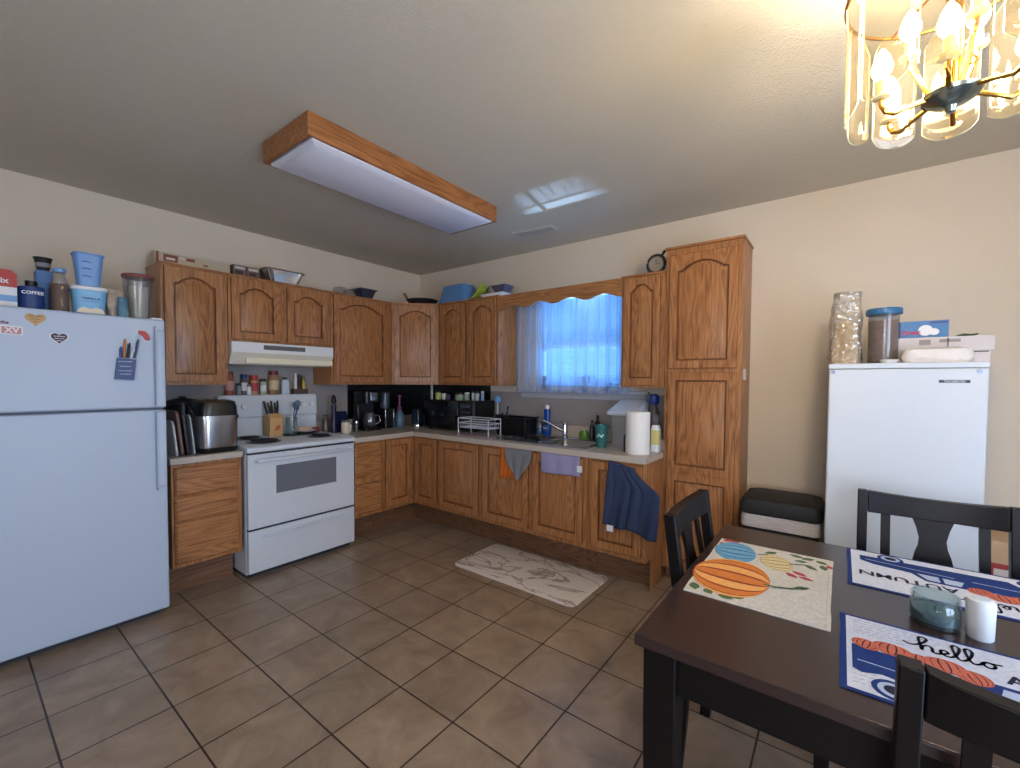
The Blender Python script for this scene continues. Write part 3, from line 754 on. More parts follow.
# ================================================================== STOVE
st = thing('electric_range', 'white freestanding electric coil range between the base cabinets', 'stove', (.33, -1.68, 0))
SY0_, SY1_ = -2.092, -1.272
obj(G().box(.01, .618, SY0_+.004, SY1_-.004, .03, .878), 'range_body', WHITE, st, world=True, bevel=.003)
obj(G().box(.05, .60, SY0_+.02, SY1_-.02, 0, .03), 'base', SEAM, st, world=True)
g = G().loft([[(.010, y, z) for y, z in ((SY0_, .8785), (SY1_, .8785), (SY1_, .925), (SY0_, .925))], [(.640, y, z) for y, z in ((SY0_, .8785), (SY1_, .8785), (SY1_, .925), (SY0_, .925))], [(.668, y, z) for y, z in ((SY0_, .885), (SY1_, .885), (SY1_, .912), (SY0_, .912))]])
obj(g, 'cooktop', WHITE, st, world=True, bevel=.006, seg=3)
od = obj(G().box(.6185, .660, SY0_+.006, SY1_-.006, .352, .868), 'oven_door', WHITE, st, world=True, bevel=.006, seg=3)
obj(G().box(.6605, .662, -1.902, -1.440, .575, .775), 'oven_window', OVENGLASS, od, world=True, bevel=.0006)
g = G().tube([(.662, -2.035, .822), (.695, -2.03, .826), (.702, -1.99, .828), (.702, -1.37, .828), (.695, -1.33, .826), (.662, -1.325, .822)], .0125, 12)
obj(g, 'handle', WHITE, od, world=True)
dr = obj(G().box(.6185, .660, SY0_+.006, SY1_-.006, .045, .338), 'storage_drawer', WHITE, st, world=True, bevel=.006, seg=3)
g = G().tube([(.6605, -2.0, .288), (.672, -1.96, .293), (.674, -1.68, .296), (.672, -1.40, .293), (.6605, -1.36, .288)], [.006, .010, .012, .010, .006], 10)
obj(g, 'drawer_grip', WHITE, dr, world=True)
obj(G().box(.60, .6505, SY0_+.01, SY1_-.01, .3385, .3515), 'door_gap', SEAM, st, world=True)
obj(G().box(.60, .650, SY0_+.01, SY1_-.01, .8685, .8783), 'vent_gap', SEAM, st, world=True)
# backguard
g = G()
pr_ = [(.008, .9255), (.070, .9255), (.070, 1.08), (.085, 1.085), (.078, 1.245), (.065, 1.262), (.008, 1.262)]
for y0, y1, in ((SY0_+.03, SY1_-.01),):
    g.loft([[(x, y0, z) for x, z in pr_], [(x, y1, z) for x, z in pr_]])
obj(g, 'backguard', WHITE, st, world=True, bevel=.008, seg=3)
for y in (-1.97, -1.89, -1.49, -1.41, -1.34):
    obj(G().tube([(.083, y, 1.17), (.104, y, 1.172)], [.02, .017], 16), 'knob', WHITE2, st, world=True)
for bx_, by_, r_ in ((.46, -1.90, .10), (.20, -1.90, .075), (.47, -1.47, .075), (.20, -1.47, .10)):
    bn = obj(G().lathe([(0, 0), (r_+.012, 0), (r_+.018, .004), (r_+.01, .005), (r_*.9, .001), (0, .001)], (bx_, by_, .9255), 32), 'drip_pan', mat('black_drip_pan', rgb(30, 30, 33), .3, .5), st, world=True)
    pts = []
    for i in range(90):
        a = i/90*2*pi*3.6; rr_ = .018+(r_-.018)*i/89
        pts.append((bx_+rr_*cos(a), by_+rr_*sin(a), .938))
    obj(G().tube(pts, .0045, 6), 'coil_burner', BLACKM, bn, world=True)

# ---- things on the cooktop
kb = thing('knife_block', 'light wooden knife block with black-handled knives on the range', 'knife block', (.155, -1.70, .9265))
g = G()
pr2 = [(-.05, 0), (.06, 0), (.075, .15), (.035, .185), (-.05, .16)]
g.loft([[(x, -.05, z) for x, z in pr2], [(x, .05, z) for x, z in pr2]])
g.mi = 1; g.prism([(-.02, .05), (0, .085), (.022, .095), (.03, .07), (.012, .05)], (.0665, 0, 0), FU, (.08, 0, .99), FN, .0015)
obj(g, 'block', [TAN, mat('orange_logo', rgb(186, 84, 50), .5)], kb, bevel=.003)
for i in range(5):
    y = -.038+i*.019
    obj(G().tube([(.0+.012*(i % 2), y, .172), (-.015+.012*(i % 2), y*1.25, .23), (-.03+.012*(i % 2), y*1.4, .285-.015*(i % 2))], [.008, .009, .007], 8), 'knife_handle', [BLACK, BLACKM][i % 2], kb)
ck = thing('utensil_crock', 'clear glass utensil jar on the range beside the knife block', 'jar', (.235, -1.585, .9265))
obj(G().lathe([(0, 0), (.042, 0), (.044, .004), (.044, .15), (.041, .15), (.041, .008), (0, .008)]), 'jar', GLASS, ck)
obj(G().lathe([(0, 0), (.058, 0), (.058, .006), (.045, .007)], (0, 0, -.0)) if False else G().lathe([(.0445, .0), (.062, .0), (.064, .012), (.0445, .004)]), 'coaster', BLACKM, ck)
for i, (dx, dy, hh, sh_) in enumerate(((-.01, .03, .27, 'spoon'), (.01, .05, .285, 'ladle'), (.02, .035, .25, 'turner'), (-.02, .055, .28, 'whisk'))):
    g = G().tube([(0, -.01+.004*i, .012), (dx*.5, dy*.5, .12), (dx, dy, hh-.05)], .004, 8)
    g.loft([[(dx+w*cos(a)*.3, dy+w*sin(a), hh-.05+zz) for a in [2*pi*j/10 for j in range(10)]] for w, zz in ((.004, 0), (.018, .015), (.022, .035), (.012, .055))])
    solo(g, 'cooking_utensil', ['slate blue serving spoon in the utensil jar', 'tallest slate blue ladle leaning right in the utensil jar', 'steel-grey turner in front in the utensil jar', 'dark blue spatula at the back of the utensil jar'][i], 'utensil', mat(['slate_blue_nylon', 'steel_grey_nylon'][i % 2], [rgb(60, 84, 120), rgb(96, 112, 134)][i % 2], .4), (.235, -1.585, .9265), group='utensils in the jar')
pl = thing('food_plate', 'small plate with bread rolls on the range top', 'plate', (.21, -1.455, .944))
obj(G().lathe([(0, 0), (.045, 0), (.075, .010), (.078, .013), (.073, .013), (.044, .004), (0, .003)]), 'plate', WHITE2, pl)
for i, (dx, dy) in enumerate(((-.02, -.03), (.015, .0), (-.01, .035))):
    solo(G().lathe([(0, 0), (.022, .002), (.030, .015), (.024, .030), (.008, .038), (0, .038)], n=14), 'bread_roll', ['golden bread roll at the left of the small plate', 'golden bread roll in the middle of the small plate', 'golden bread roll at the right of the small plate'][i], 'bread', mat('bread', rgb(214, 178, 148), .7, noise=.3, nscale=30), (.21+dx, -1.455+dy, .9575-.008 if False else .9485), group='bread rolls on the plate')
solo(crumple(.05, .06, .045, .08, 9), 'red_pouch', 'small crumpled dark red pouch right of the plate on the range', 'pouch', mat('maroon_pouch', rgb(120, 50, 50), .5, noise=.3), (.17, -1.345, .9255))

# ---- spices on the backguard ledge
ZS = 1.2625
def spice(y, r, h, body, lid, lidh, label, lab=None, name='spice_jar', x=.042):
    h *= 1.10
    t = thing(name, label, 'jar' if 'jar' in name else 'bottle', (x, y, ZS), 0, None)
    obj(G().lathe([(0, 0), (r-.002, 0), (r, .003), (r, h-lidh-.008), (r*.86, h-lidh), (0, h-lidh)], n=20), 'vessel', body, t)
    obj(G().lathe([(0, h-lidh), (r*.92, h-lidh+.0005), (r*.92, h-.002), (r*.85, h), (0, h)], n=20), 'lid', lid, t)
    if lab: obj(G().loft([[((r+.0006)*cos(2*pi*j/20), (r+.0006)*sin(2*pi*j/20), z) for j in range(20)] for z in (h*.2, h*.6)], False, False), 'label_band', lab, t)
rust = mat('rust_spice', rgb(140, 74, 56), .5, noise=.3, nscale=40); ltan = mat('seasoning_tan', rgb(176, 140, 100), .5, noise=.3, nscale=50)
dkred = mat('dark_red_cap', rgb(110, 30, 34), .4); greyl = mat('pale_label', rgb(214, 210, 206), .6, noise=.3, nscale=60); yel = mat('mustard', rgb(200, 170, 60), .5); olive = mat('olive', rgb(110, 120, 60), .5)
spice(-1.972, .030, .170, rust, dkred, .022, 'tall rust-coloured spice jar at the left end of the range ledge', mat('pink_label', rgb(206, 150, 140), .6))
spice(-1.905, .020, .085, mat('grey_jar', rgb(110, 112, 116), .4), BLACK, .018, 'short grey spice jar second from the left on the range ledge')
spice(-1.862, .026, .150, mat('smoke_jar', rgb(96, 80, 84), .4), NAVY, .035, 'navy-capped spice jar on the range ledge', greyl, x=.03)
spice(-1.838, .017, .075, WHITE2, mat('grey_cap', rgb(120, 120, 124), .4), .016, 'small white salt jar in front of the navy-capped jar', x=.062)
spice(-1.792, .030, .145, ltan, RED, .045, 'red-capped seasoning jar in the middle of the range ledge', mat('red_label', rgb(176, 60, 56), .6))
spice(-1.722, .023, .118, mat('greenish_jar', rgb(168, 176, 140), .5), mat('brown_cap', rgb(60, 30, 26), .4), .022, 'pale green spice jar with brown cap', greyl)
spice(-1.640, .038, .180, mat('brown_jar', rgb(150, 108, 78), .45, noise=.2), dkred, .035, 'largest brown seasoning jar with dark red lid', mat('tan_label', rgb(198, 176, 140), .6))
t = thing('spice_tin', 'flat white spice tin with grey shoulders on the range ledge', 'tin', (.042, -1.545, ZS))
obj(G().loft([rrect(.016, .030, 0, .006), rrect(.016, .030, .105, .006), rrect(.010, .020, .125, .005)]), 'tin_body', mat('white_tin', rgb(196, 206, 214), .4, noise=.1), t)
obj(G().loft([rrect(.009, .014, .1255, .004), rrect(.009, .014, .145, .004)]), 'cap', mat('dark_cap', rgb(40, 48, 52), .4), t)
t = thing('spice_rack', 'small dark spice box with bottles at the right end of the range ledge', 'rack', (.042, -1.42, ZS))
g = G().box(-.03, .03, -.062, .062, 0, .006).box(-.03, -.025, -.062, .062, .006, .045).box(.025, .03, -.062, .062, .006, .045).box(-.025, .025, -.062, -.056, .006, .045).box(-.025, .025, .056, .062, .006, .045)
obj(g, 'rack_tray', mat('dark_wood', rgb(84, 60, 50), .5), t)
for i, (dy, c_, lb_) in enumerate(((-.035, greyl, 'slim white spice bottle left in the dark spice box'), (.0, BLACK, 'black spice bottle centred in the dark spice box'), (.036, yel, 'yellow and green spice bottle right in the dark spice box'))):
    t2 = thing('spice_bottle', lb_, 'bottle', (.042, -1.42+dy, ZS+.0065), 0, 'bottles in the spice box')
    obj(G().lathe([(0, 0), (.014, 0), (.014, .13-.02*i), (.008, .15-.02*i), (0, .15-.02*i)], n=14), 'vessel', c_, t2)
    obj(G().lathe([(0, .1505-.02*i), (.009, .1505-.02*i), (.009, .175-.01*i), (0, .175-.01*i)], n=14), 'cap', [WHITE2, BLACK, olive][i], t2)

# ================================================================== LEFT COUNTER
cb = [('white_board', (206, 206, 206), -2.462, .0, .012, .225), ('brown_board', (120, 92, 84), -2.436, .0, .016, .285), ('dark_tray', (52, 44, 44), -2.406, .0, .014, .28), ('pale_edged_tray', (186, 192, 200), -2.368, .0, .008, .26)]
names = ['white cutting board leaning nearest the refrigerator', 'brown wooden cutting board leaning second from the refrigerator', 'dark baking tray leaning between brown board and pale tray', 'thin pale metal tray leaning next to the air fryer']
for i, (nm, c_, y, _, th, hh) in enumerate(cb):
    g = G()
    P = []
    hx = .15
    for cx, cz, s0 in ((hx-.03, hh-.03, 0), (-hx+.03, hh-.03, 90), (-hx+.03, .03, 180), (hx-.03, .03, 270)):
        for k in range(5): an = radians(s0+22.5*k); P.append((cx+.03*cos(an), cz+.03*sin(an)))
    g.prism(P, (0, 0, 0), (1, 0, 0), (0, -.10, .995), (0, 1, 0), th)
    g.v = [(x, y_+.0, z+.0) for x, y_, z in g.v]
    solo(g, 'cutting_board' if i < 2 else 'baking_tray', names[i], 'cutting board' if i < 2 else 'tray', mat(nm, rgb(*c_), .4, noise=.15), (.44, y, ZC+.0005), bevel=.002)
af = thing('air_fryer', 'black and stainless steel air fryer on the short counter', 'air fryer', (.475, -2.225, ZC))
def orect(hx, hy, z, r): return rrect(hx, hy, z, r, 5)
obj(G().loft([orect(.12, .105, .0, .05), orect(.125, .112, .01, .055), orect(.127, .113, .035, .055)]), 'base', BLACK, af)
obj(G().loft([orect(.127, .113, .0355, .055), orect(.130, .116, .06, .055), orect(.130, .116, .225, .055)]), 'steel_drum', STEEL, af)
obj(G().loft([orect(.130, .116, .2255, .055), orect(.128, .114, .30, .055), orect(.118, .104, .335, .05), orect(.09, .08, .345, .04)]), 'lid', BLACK, af)
# steel collar, low at the front and rising along the sides
lo = []
for dz, e in ((0, 0), (0, .005), (.022, .005), (.022, 0)):
    L_ = []
    for x, y, z in orect(.1305+e, .1165+e, 0, .055):
        t = max(0, min(1, (.085-x)/.14)); t = t*t*(3-2*t)
        L_.append((x, y, .222+.075*t+dz))
    lo.append(L_)
obj(G().loft(lo, False, False), 'collar', STEEL, af)
t = thing('slow_cooker', 'black pot with lid behind the air fryer on the short counter', 'pot', (.135, -2.30, ZC))
obj(G().lathe([(0, 0), (.095, 0), (.105, .01), (.108, .30), (.112, .305), (.112, .315), (0, .315)]), 'pot_body', BLACK, t)
obj(G().lathe([(0, .3155), (.108, .3155), (.10, .33), (.04, .345), (.02, .348), (.02, .362), (0, .364)]), 'lid', BLACKM, t)
solo(G().lathe([(0, 0), (.018, 0), (.018, .30), (.010, .32), (.010, .34), (0, .34)]), 'oil_bottle', 'slim clear bottle at the back corner of the short counter by the range', 'bottle', PLAST, (.06, -2.135, ZC))

# ================================================================== COUNTER RIGHT OF RANGE AND CORNER
def bottle(name, label, x, y, r, h, body, cap, neck=.35, z=ZC, cat='bottle', capmat=None, group=None):
    t = thing(name, label, cat, (x, y, z), 0, group)
    obj(G().lathe([(0, 0), (r-.003, 0), (r, .004), (r, h*.62), (r*.85, h*.70), (r*neck, h*.80), (r*neck, h*.90), (0, h*.90)], n=22), 'vessel', body, t)
    obj(G().lathe([(0, h*.9+.0005), (r*neck*1.25, h*.9+.0005), (r*neck*1.2, h), (0, h)], n=16), 'cap', cap, t)
    return t
bottle('syrup_bottle', 'squat amber glass bottle just right of the range', .13, -1.228, .03, .17, mat('amber_glass', rgb(80, 66, 58), .15), BLACK, .5)
t = thing('pepper_mill', 'tall dark purple pepper mill right of the range', 'pepper mill', (.16, -1.165, ZC))
obj(G().lathe([(0, 0), (.028, 0), (.030, .01), (.020, .06), (.024, .12), (.018, .19), (.025, .23), (.022, .26), (0, .262)], n=20), 'mill_body', mat('dark_purple', rgb(46, 36, 66), .3), t)
obj(G().lathe([(0, .2625), (.014, .2625), (.024, .29), (.018, .33), (.008, .345), (0, .35)], n=20), 'mill_head', BLACK, t)
solo(crumple(.09, .12, .19, .12, 21, top=.3), 'oven_mitt', 'crumpled navy oven mitt behind the cream jar', 'oven mitt', cloth('navy_mitt', rgb(28, 34, 66)), (.115, -1.07, ZC))
jar('cream_jar', 'cream ceramic jar with cork lid on the counter beside the range', 'jar', .27, -1.115, ZC, [(0, 0), (.032, 0), (.036, .01), (.038, .09), (.035, .10), (0, .10)], CREAM, mat('cork_lid', rgb(120, 110, 96), .6), [(0, .1005), (.036, .1005), (.036, .118), (0, .12)])
jar('salt_shaker', 'small white salt shaker between oven mitt and cream jar', 'shaker', .20, -1.03, ZC, [(0, 0), (.016, 0), (.018, .05), (.014, .07), (0, .07)], WHITE2, CHROME, [(0, .0705), (.014, .0705), (.012, .088), (0, .09)])
jar('glass_shaker', 'small dark glass shaker left of the coffee maker', 'shaker', .24, -.985, ZC, [(0, 0), (.018, 0), (.018, .06), (.014, .08), (0, .08)], mat('grey_glass', rgb(84, 88, 88), .15), CHROME, [(0, .0805), (.015, .0805), (.013, .10), (0, .102)])
cm = thing('coffee_maker', 'black drip coffee maker with steel band on the corner counter', 'coffee maker', (.17, -.815, ZC))
obj(G().loft([rrect(.11, .095, 0, .02), rrect(.11, .095, .03, .02)]), 'base', BLACK, cm, bevel=.003)
obj(G().box(-.11, -.03, -.09, .09, .0305, .27), 'water_tank', BLACK, cm, bevel=.01)
obj(G().loft([rrect(.11, .095, .2705, .03), rrect(.11, .095, .375, .03), rrect(.10, .085, .385, .03)]), 'brew_head', BLACK, cm)
obj(G().loft([rrect(.1115, .045, .29, .012), rrect(.1115, .045, .365, .012)], False, False), 'steel_band', STEEL, cm)
ca = obj(G().lathe([(0, .0305), (.055, .0305), (.066, .05), (.068, .10), (.05, .155), (.045, .17), (0, .17)], (.035, 0, 0)), 'carafe', mat('carafe_steel', rgb(120, 120, 126), .15, .8), cm)
obj(G().tube([(.09, .03, .15), (.125, .045, .14), (.13, .05, .09), (.098, .035, .06)], .008, 8), 'carafe_handle', CHROME, ca)
pm = thing('pod_coffee_machine', 'tall dark pod coffee machine with chrome side rails', 'coffee machine', (.16, -.60, ZC))
obj(G().box(-.09, .07, -.06, .06, 0, .20), 'body', BLACK, pm, bevel=.008)
obj(G().lathe([(0, .2005), (.045, .2005), (.052, .34), (.048, .36), (0, .36)], (-.01, 0, 0)), 'water_tank', mat('smoked_plastic', rgb(66, 78, 86), .15), pm)
g = G().box(.0705, .078, -.058, -.046, .01, .195).box(.0705, .078, .044, .058, .01, .195)
obj(g, 'chrome_rails', CHROME, pm, bevel=.002)
t = thing('soap_bottle', 'pink-pumped bottle with pale blue body in the counter corner', 'bottle', (.20, -.455, ZC))
obj(G().lathe([(0, 0), (.045, 0), (.052, .02), (.050, .12), (.03, .165), (.02, .175), (0, .175)]), 'vessel', mat('pale_blue_soap', rgb(84, 108, 128), .2), t)
obj(G().lathe([(0, .1755), (.024, .1755), (.026, .21), (.012, .22), (.010, .30), (.02, .305), (.02, .33), (0, .335)]), 'pump', mat('magenta_pump', rgb(124, 52, 96), .4), t)
kt = thing('electric_kettle', 'dark electric kettle with steel base in the counter corner', 'kettle', (.30, -.30, ZC))
obj(G().lathe([(0, 0), (.07, 0), (.072, .02), (.068, .03), (0, .03)]), 'base', STEEL, kt)
obj(G().lathe([(0, .0305), (.066, .0305), (.068, .05), (.055, .17), (.05, .185), (0, .195)]), 'kettle_body', mat('dark_blue_kettle', rgb(34, 44, 66), .15), kt)
obj(G().tube([(.03, -.04, .17), (.075, -.07, .18), (.09, -.085, .12), (.065, -.06, .06)], .009, 8), 'handle', BLACK, kt)
st2 = solo(G().box(-.011, .011, 0, .016, 0, .20), 'cabinet_strip_lamp', 'narrow white strip hanging upright from the corner wall cabinet', 'strip', mat('strip_white', rgb(190, 200, 206), .4), (.47, -.26, ZB-.2), bevel=.003)

mw = thing('microwave', 'black microwave oven in the counter corner', 'microwave', (.82, -.208, ZC), radians(3))
obj(G().box(-.32, .32, -.15, .17, .012, .295), 'casing', BLACK, mw, bevel=.006)
mdr = obj(G().box(-.318, .13, -.168, -.1505, .018, .29), 'door', mat('black_glass', rgb(10, 11, 14), .08), mw, bevel=.004)
obj(G().box(-.27, .06, -.1695, -.1685, .06, .24), 'door_window', mat('dark_window', rgb(22, 24, 30), .12), mdr)
obj(G().box(.136, .318, -.168, -.1505, .018, .29), 'control_panel', mat('panel_black', rgb(20, 22, 28), .2), mw, bevel=.004)
obj(G().box(.17, .285, -.1695, -.1685, .23, .265), 'display', mat('display', rgb(50, 64, 80), .15), mw)
g = G()
for i in range(3):
    for j in range(4): g.box(.172+i*.04, .202+i*.04, -.1695, -.1685, .06+j*.038, .085+j*.038)
obj(g, 'keypad', mat('keypad_grey', rgb(48, 52, 60), .4), mw)
obj(G().box(-.29, -.26, -.13, -.10, 0, .0118).box(.26, .29, -.13, -.10, 0, .0118).box(-.29, -.26, .12, .15, 0, .0118).box(.26, .29, .12, .15, 0, .0118), 'foot', BLACKM, mw)
ZM = ZC+.2955
its = [(.565, .030, .085, (200, 200, 120), 'yellow-green jar at the left end of the microwave top'), (.63, .024, .06, (206, 206, 190), 'pale jar second from left on the microwave top'), (.695, .022, .055, (84, 70, 110), 'small violet jar on the microwave top'),
       (.835, .05, .07, (150, 170, 140), 'wide pale green jar in the middle of the microwave top'), (.93, .028, .075, (150, 160, 140), 'grey-green jar right of the wide one on the microwave top'), (1.00, .017, .09, (190, 196, 190), 'slim white bottle on the microwave top'), (1.055, .020, .085, (170, 180, 186), 'pale blue-grey bottle second from the right on the microwave top'), (1.11, .016, .09, (140, 160, 196), 'slim blue bottle at the right end of the microwave top')]
for i, (x, r_, h_, c_, lb) in enumerate(its):
    t = thing('seasoning_jar', lb, 'jar', (x, -.22+.01*(i % 2)+(x-.84)*.1, ZM))
    obj(G().lathe([(0, 0), (r_-.002, 0), (r_, .003), (r_, h_*.72), (r_*.8, h_*.8), (0, h_*.8)], n=18), 'vessel', mat('jar_tone_%d' % i, rgb(*c_), .35, noise=.3, nscale=60), t)
    obj(G().lathe([(0, h_*.8+.0005), (r_*.9, h_*.8+.0005), (r_*.9, h_), (0, h_)], n=18), 'lid', [BLACKM, WHITE2, BLACKM][i % 3], t)
t = thing('bottle_brush', 'light blue scrub brush standing between microwave and window', 'brush', (1.255, -.13, ZC))
obj(G().lathe([(0, 0), (.022, 0), (.022, .10), (.02, .105), (0, .105)]), 'stand', mat('brush_stand', rgb(150, 172, 196), .4), t)
obj(G().lathe([(0, .1055), (.008, .1055), (.007, .28), (0, .28)], n=12), 'handle', WHITE2, t)
obj(G().lathe([(0, .2805), (.03, .2805), (.036, .30), (.030, .335), (.02, .345), (0, .35)], n=18), 'brush_head', LBLUE, t)

# dish rack (white wire) with tray mat
dk = thing('dish_rack', 'white wire dish rack on the counter in front of the microwave', 'dish rack', (1.325, -.475, ZC+.004))
g = G(); X0, X1, Y0, Y1 = -.175, .175, -.08, .085
rw = .005
for z in (.15, .11): g.tube([(X0, Y0, z), (X1, Y0, z), (X1, Y1, z), (X0, Y1, z)], rw, 6, True)
g.tube([(X0+.01, Y0+.01, .07), (X1-.01, Y0+.01, .07), (X1-.01, Y1-.01, .07), (X0+.01, Y1-.01, .07)], rw*.8, 6, True)
for x in (X0, X1):
    for y in (Y0, Y1): g.tube([(x, y, .15), (x, y, .01), (x*.93, y*.95, .004)], rw, 6)
obj(g, 'rack_frame', mat('rack_white', rgb(196, 200, 208), .35), dk)
g = G()
for i in range(15):
    x = X0+.02+i*(X1-X0-.04)/14
    g.tube([(x, Y0, .11), (x, Y0+.01, .07), (x, Y1-.01, .07), (x, Y1, .11)], .0022, 5)
obj(g, 'rack_wires', mat('rack_white', rgb(196, 200, 208), .35), dk)
g = G().loft([rrect(.19, .10, 0, .02), rrect(.19, .10, .0038, .02)])
solo(g, 'drying_mat', 'thin pink and white patterned drying mat under the dish rack', 'mat', mat('pink_pattern', rgb(176, 150, 152), .9, noise=.5, nscale=70), (1.325, -.48, ZC))
# roasting pot on the left part of the sink
pt = thing('roasting_pot', 'large black rectangular roasting pan standing at the left of the sink', 'roasting pan', (1.562, -.25, ZC+.0075))
obj(G().loft([rrect(.165, .085, 0, .03), rrect(.18, .10, .15, .035), rrect(.188, .108, .155, .038), rrect(.188, .108, .162, .038), rrect(.176, .096, .162, .034), rrect(.16, .08, .008, .03)]), 'pan_body', mat('roaster_black', rgb(9, 9, 11), .3, spec=.3), pt)
obj(G().tube([(.185, -.05, .155), (.215, -.04, .165), (.215, .04, .165), (.185, .05, .155)], .008, 8), 'handle', BLACK, pt)
obj(G().tube([(-.185, -.05, .155), (-.20, -.04, .165), (-.20, .04, .165), (-.185, .05, .155)], .008, 8), 'handle', BLACK, pt)
solo(G().tube([(0, 0, 0), (.03, -.01, .07), (.045, -.015, .12)], [.006, .006, .011], 8).tube([(-.045, 0, 0), (-.02, -.01, .06)], [.005, .008], 8), 'black_ladle', 'black utensil sticking out of the roasting pan', 'utensil', BLACK, (1.44, -.25, ZC+.136))
t = thing('soap_jar', 'clear glass jar with blue liquid left of the blue dish soap', 'jar', (1.712, -.46, ZC+.0075)) if False else thing('soap_jar', 'clear glass jar with blue liquid left of the blue dish soap', 'jar', (1.845, -.118, ZC+.0075))
bpy.data.objects[t.name].location = (1.725, -.112, ZC+.0075); BASE[t.name] = (1.725, -.112, ZC+.0075)
obj(G().lathe([(0, 0), (.034, 0), (.036, .01), (.036, .11), (.026, .135), (.026, .15), (.024, .15), (.024, .13), (.034, .108), (.034, .012), (0, .004)]), 'jar', PLAST, t)
obj(G().lathe([(0, .0045), (.033, .012), (.033, .06), (0, .06)]), 'liquid', mat('blue_liquid', rgb(40, 80, 150), .2), t)
ds = thing('dish_soap', 'blue dish soap bottle with white cap behind the sink', 'bottle', (1.805, -.115, ZC+.0075))
g = G().loft([rrect(.022, .026, 0, .012), rrect(.026, .034, .01, .014), rrect(.026, .036, .09, .014), rrect(.021, .022, .15, .012), rrect(.022, .026, .20, .012), rrect(.02, .024, .235, .012)])
g.mi = 1; g.prism([(-.018+.018*cos(a)+.018, .075+.032*sin(a)) for a in [2*pi*k/16 for k in range(16)]], (0, -.0365, 0), (1, 0, 0), (0, 0, 1), (0, -1, 0), .001) if False else None
obj(g.xf(Matrix.Rotation(pi/2, 4, 'Z')), 'bottle_body', mat('dish_soap_blue', rgb(24, 70, 150), .15), ds)
g = G().prism([(.022*cos(a), .07+.032*sin(a)) for a in [2*pi*k/16 for k in range(16)]], (0, -.0262, 0), (1, 0, 0), (0, 0, 1), (0, -1, 0), .001)
g.mi = 1; g.text('Dawn', .017, (0, -.0275, .064), (1, 0, 0), (0, 0, 1), (0, -1, 0), .0004, .0005)
obj(g, 'front_label', [mat('soap_label', rgb(44, 80, 130), .4), WHITE2], ds)
obj(G().lathe([(0, .2355), (.018, .2355), (.018, .262), (.014, .268), (0, .268)], n=18), 'cap', WHITE2, ds)
sp = thing('sponge_soap', 'green soap bottle lying low behind the sink', 'bottle', (2.16, -.10, ZC+.0075))
obj(G().lathe([(0, 0), (.03, 0), (.034, .01), (.032, .05), (.02, .07), (0, .07)], sx=1.3), 'vessel', GREEN, sp)
obj(G().lathe([(0, .0705), (.012, .0705), (.012, .085), (0, .086)], n=14), 'cap', WHITE2, sp)
bottle('pump_bottle', 'shorter black pump bottle behind the sink', 2.235, -.105, .020, .16, BLACK, BLACK, .4, ZC+.0075)
bottle('pump_bottle', 'taller black pump bottle beside the teal tumbler', 2.29, -.115, .025, .205, BLACKM, BLACK, .4, ZC+.0075)
t = thing('tumbler', 'teal insulated tumbler with white emblem on the counter edge', 'tumbler', (2.462, -.40, ZC))
obj(G().lathe([(0, 0), (.034, 0), (.036, .006), (.050, .165), (.047, .168), (.034, .01), (0, .01)]), 'cup', mat('teal_metal', rgb(60, 118, 116), .25, .3), t)
g = G(); 
for k in range(5):
    a0 = radians(-105+k*14)
    g.prism([(-.006, 0), (.006, 0), (.004, .012+.006*(k % 2)), (-.005, .015)], (cos(a0)*.0445, sin(a0)*.0445, .078+.006*((k*2) % 3)), (-sin(a0), cos(a0), 0), (0, 0, 1), (cos(a0), sin(a0), 0), .001)
obj(g, 'emblem', mat('emblem_mint', rgb(176, 214, 206), .5), t)
cbn = thing('water_dispenser_bin', 'grey countertop bin with pale slanted lid right of the sink', 'bin', (2.585, -.20, ZC))
obj(G().loft([rrect(.095, .11, 0, .03), rrect(.10, .115, .235, .03)]), 'bin_body', mat('bin_grey', rgb(150, 150, 152), .3), cbn)
obj(G().loft([[(x, y, z) for x, y, z in ((-.11, -.14, .236), (.11, -.14, .236), (.11, .12, .236), (-.11, .12, .236))], [(-.112, -.15, .262), (.112, -.15, .262), (.112, .125, .35), (-.112, .125, .35)]]), 'lid', mat('pale_lid', rgb(206, 216, 232), .2), cbn, bevel=.008)
obj(G().box(.102, .112, -.115, -.06, .02, .14), 'release_handle', BLACK, cbn, bevel=.004)
solo(crumple(.12, .10, .06, .15, 31), 'plastic_bag', 'crumpled dark plastic bag between bin lid and pantry', 'bag', mat('dark_film', rgb(64, 62, 66), .3, noise=.4, bump=.5), (2.775, -.10, ZC+.272)) if False else None
pr = thing('paper_towel_roll', 'white paper towel roll standing at the counter end', 'paper towel', (2.765, -.475, ZC))
obj(G().lathe([(0, 0), (.078, 0), (.08, .004), (.08, .278), (.078, .282), (.024, .282), (.022, .279), (.022, .27), (0, .27)], n=36), 'paper_roll', PAPER, pr)
obj(G().box(-.098, -.082, -.01, .03, 0, .12), 'holder_arm', BLACK, pr, bevel=.005)
t = thing('cleaner_bottle', 'white and yellow cleaner bottle between paper towels and pantry', 'bottle', (2.835, -.32, ZC))
g = G().loft([rrect(.028, .032, 0, .01), rrect(.028, .032, .15, .01), rrect(.02, .022, .185, .01)])
obj(g, 'bottle_body', WHITE2, t)
obj(G().loft([rrect(.0287, .0327, .05, .01), rrect(.0287, .0327, .15, .01)], False, False), 'yellow_label', mat('soft_yellow', rgb(214, 200, 130), .5), t)
obj(G().loft([rrect(.019, .021, .1855, .008), rrect(.019, .021, .255, .008)]), 'cap', PLAST, t)
solo(G().box(-.03, .03, -.03, .03, 0, .075), 'soap_box', 'small white box in the corner where counter meets pantry', 'box', mat('offwhite_card', rgb(206, 200, 190), .7), (2.852, -.215, ZC), bevel=.002)
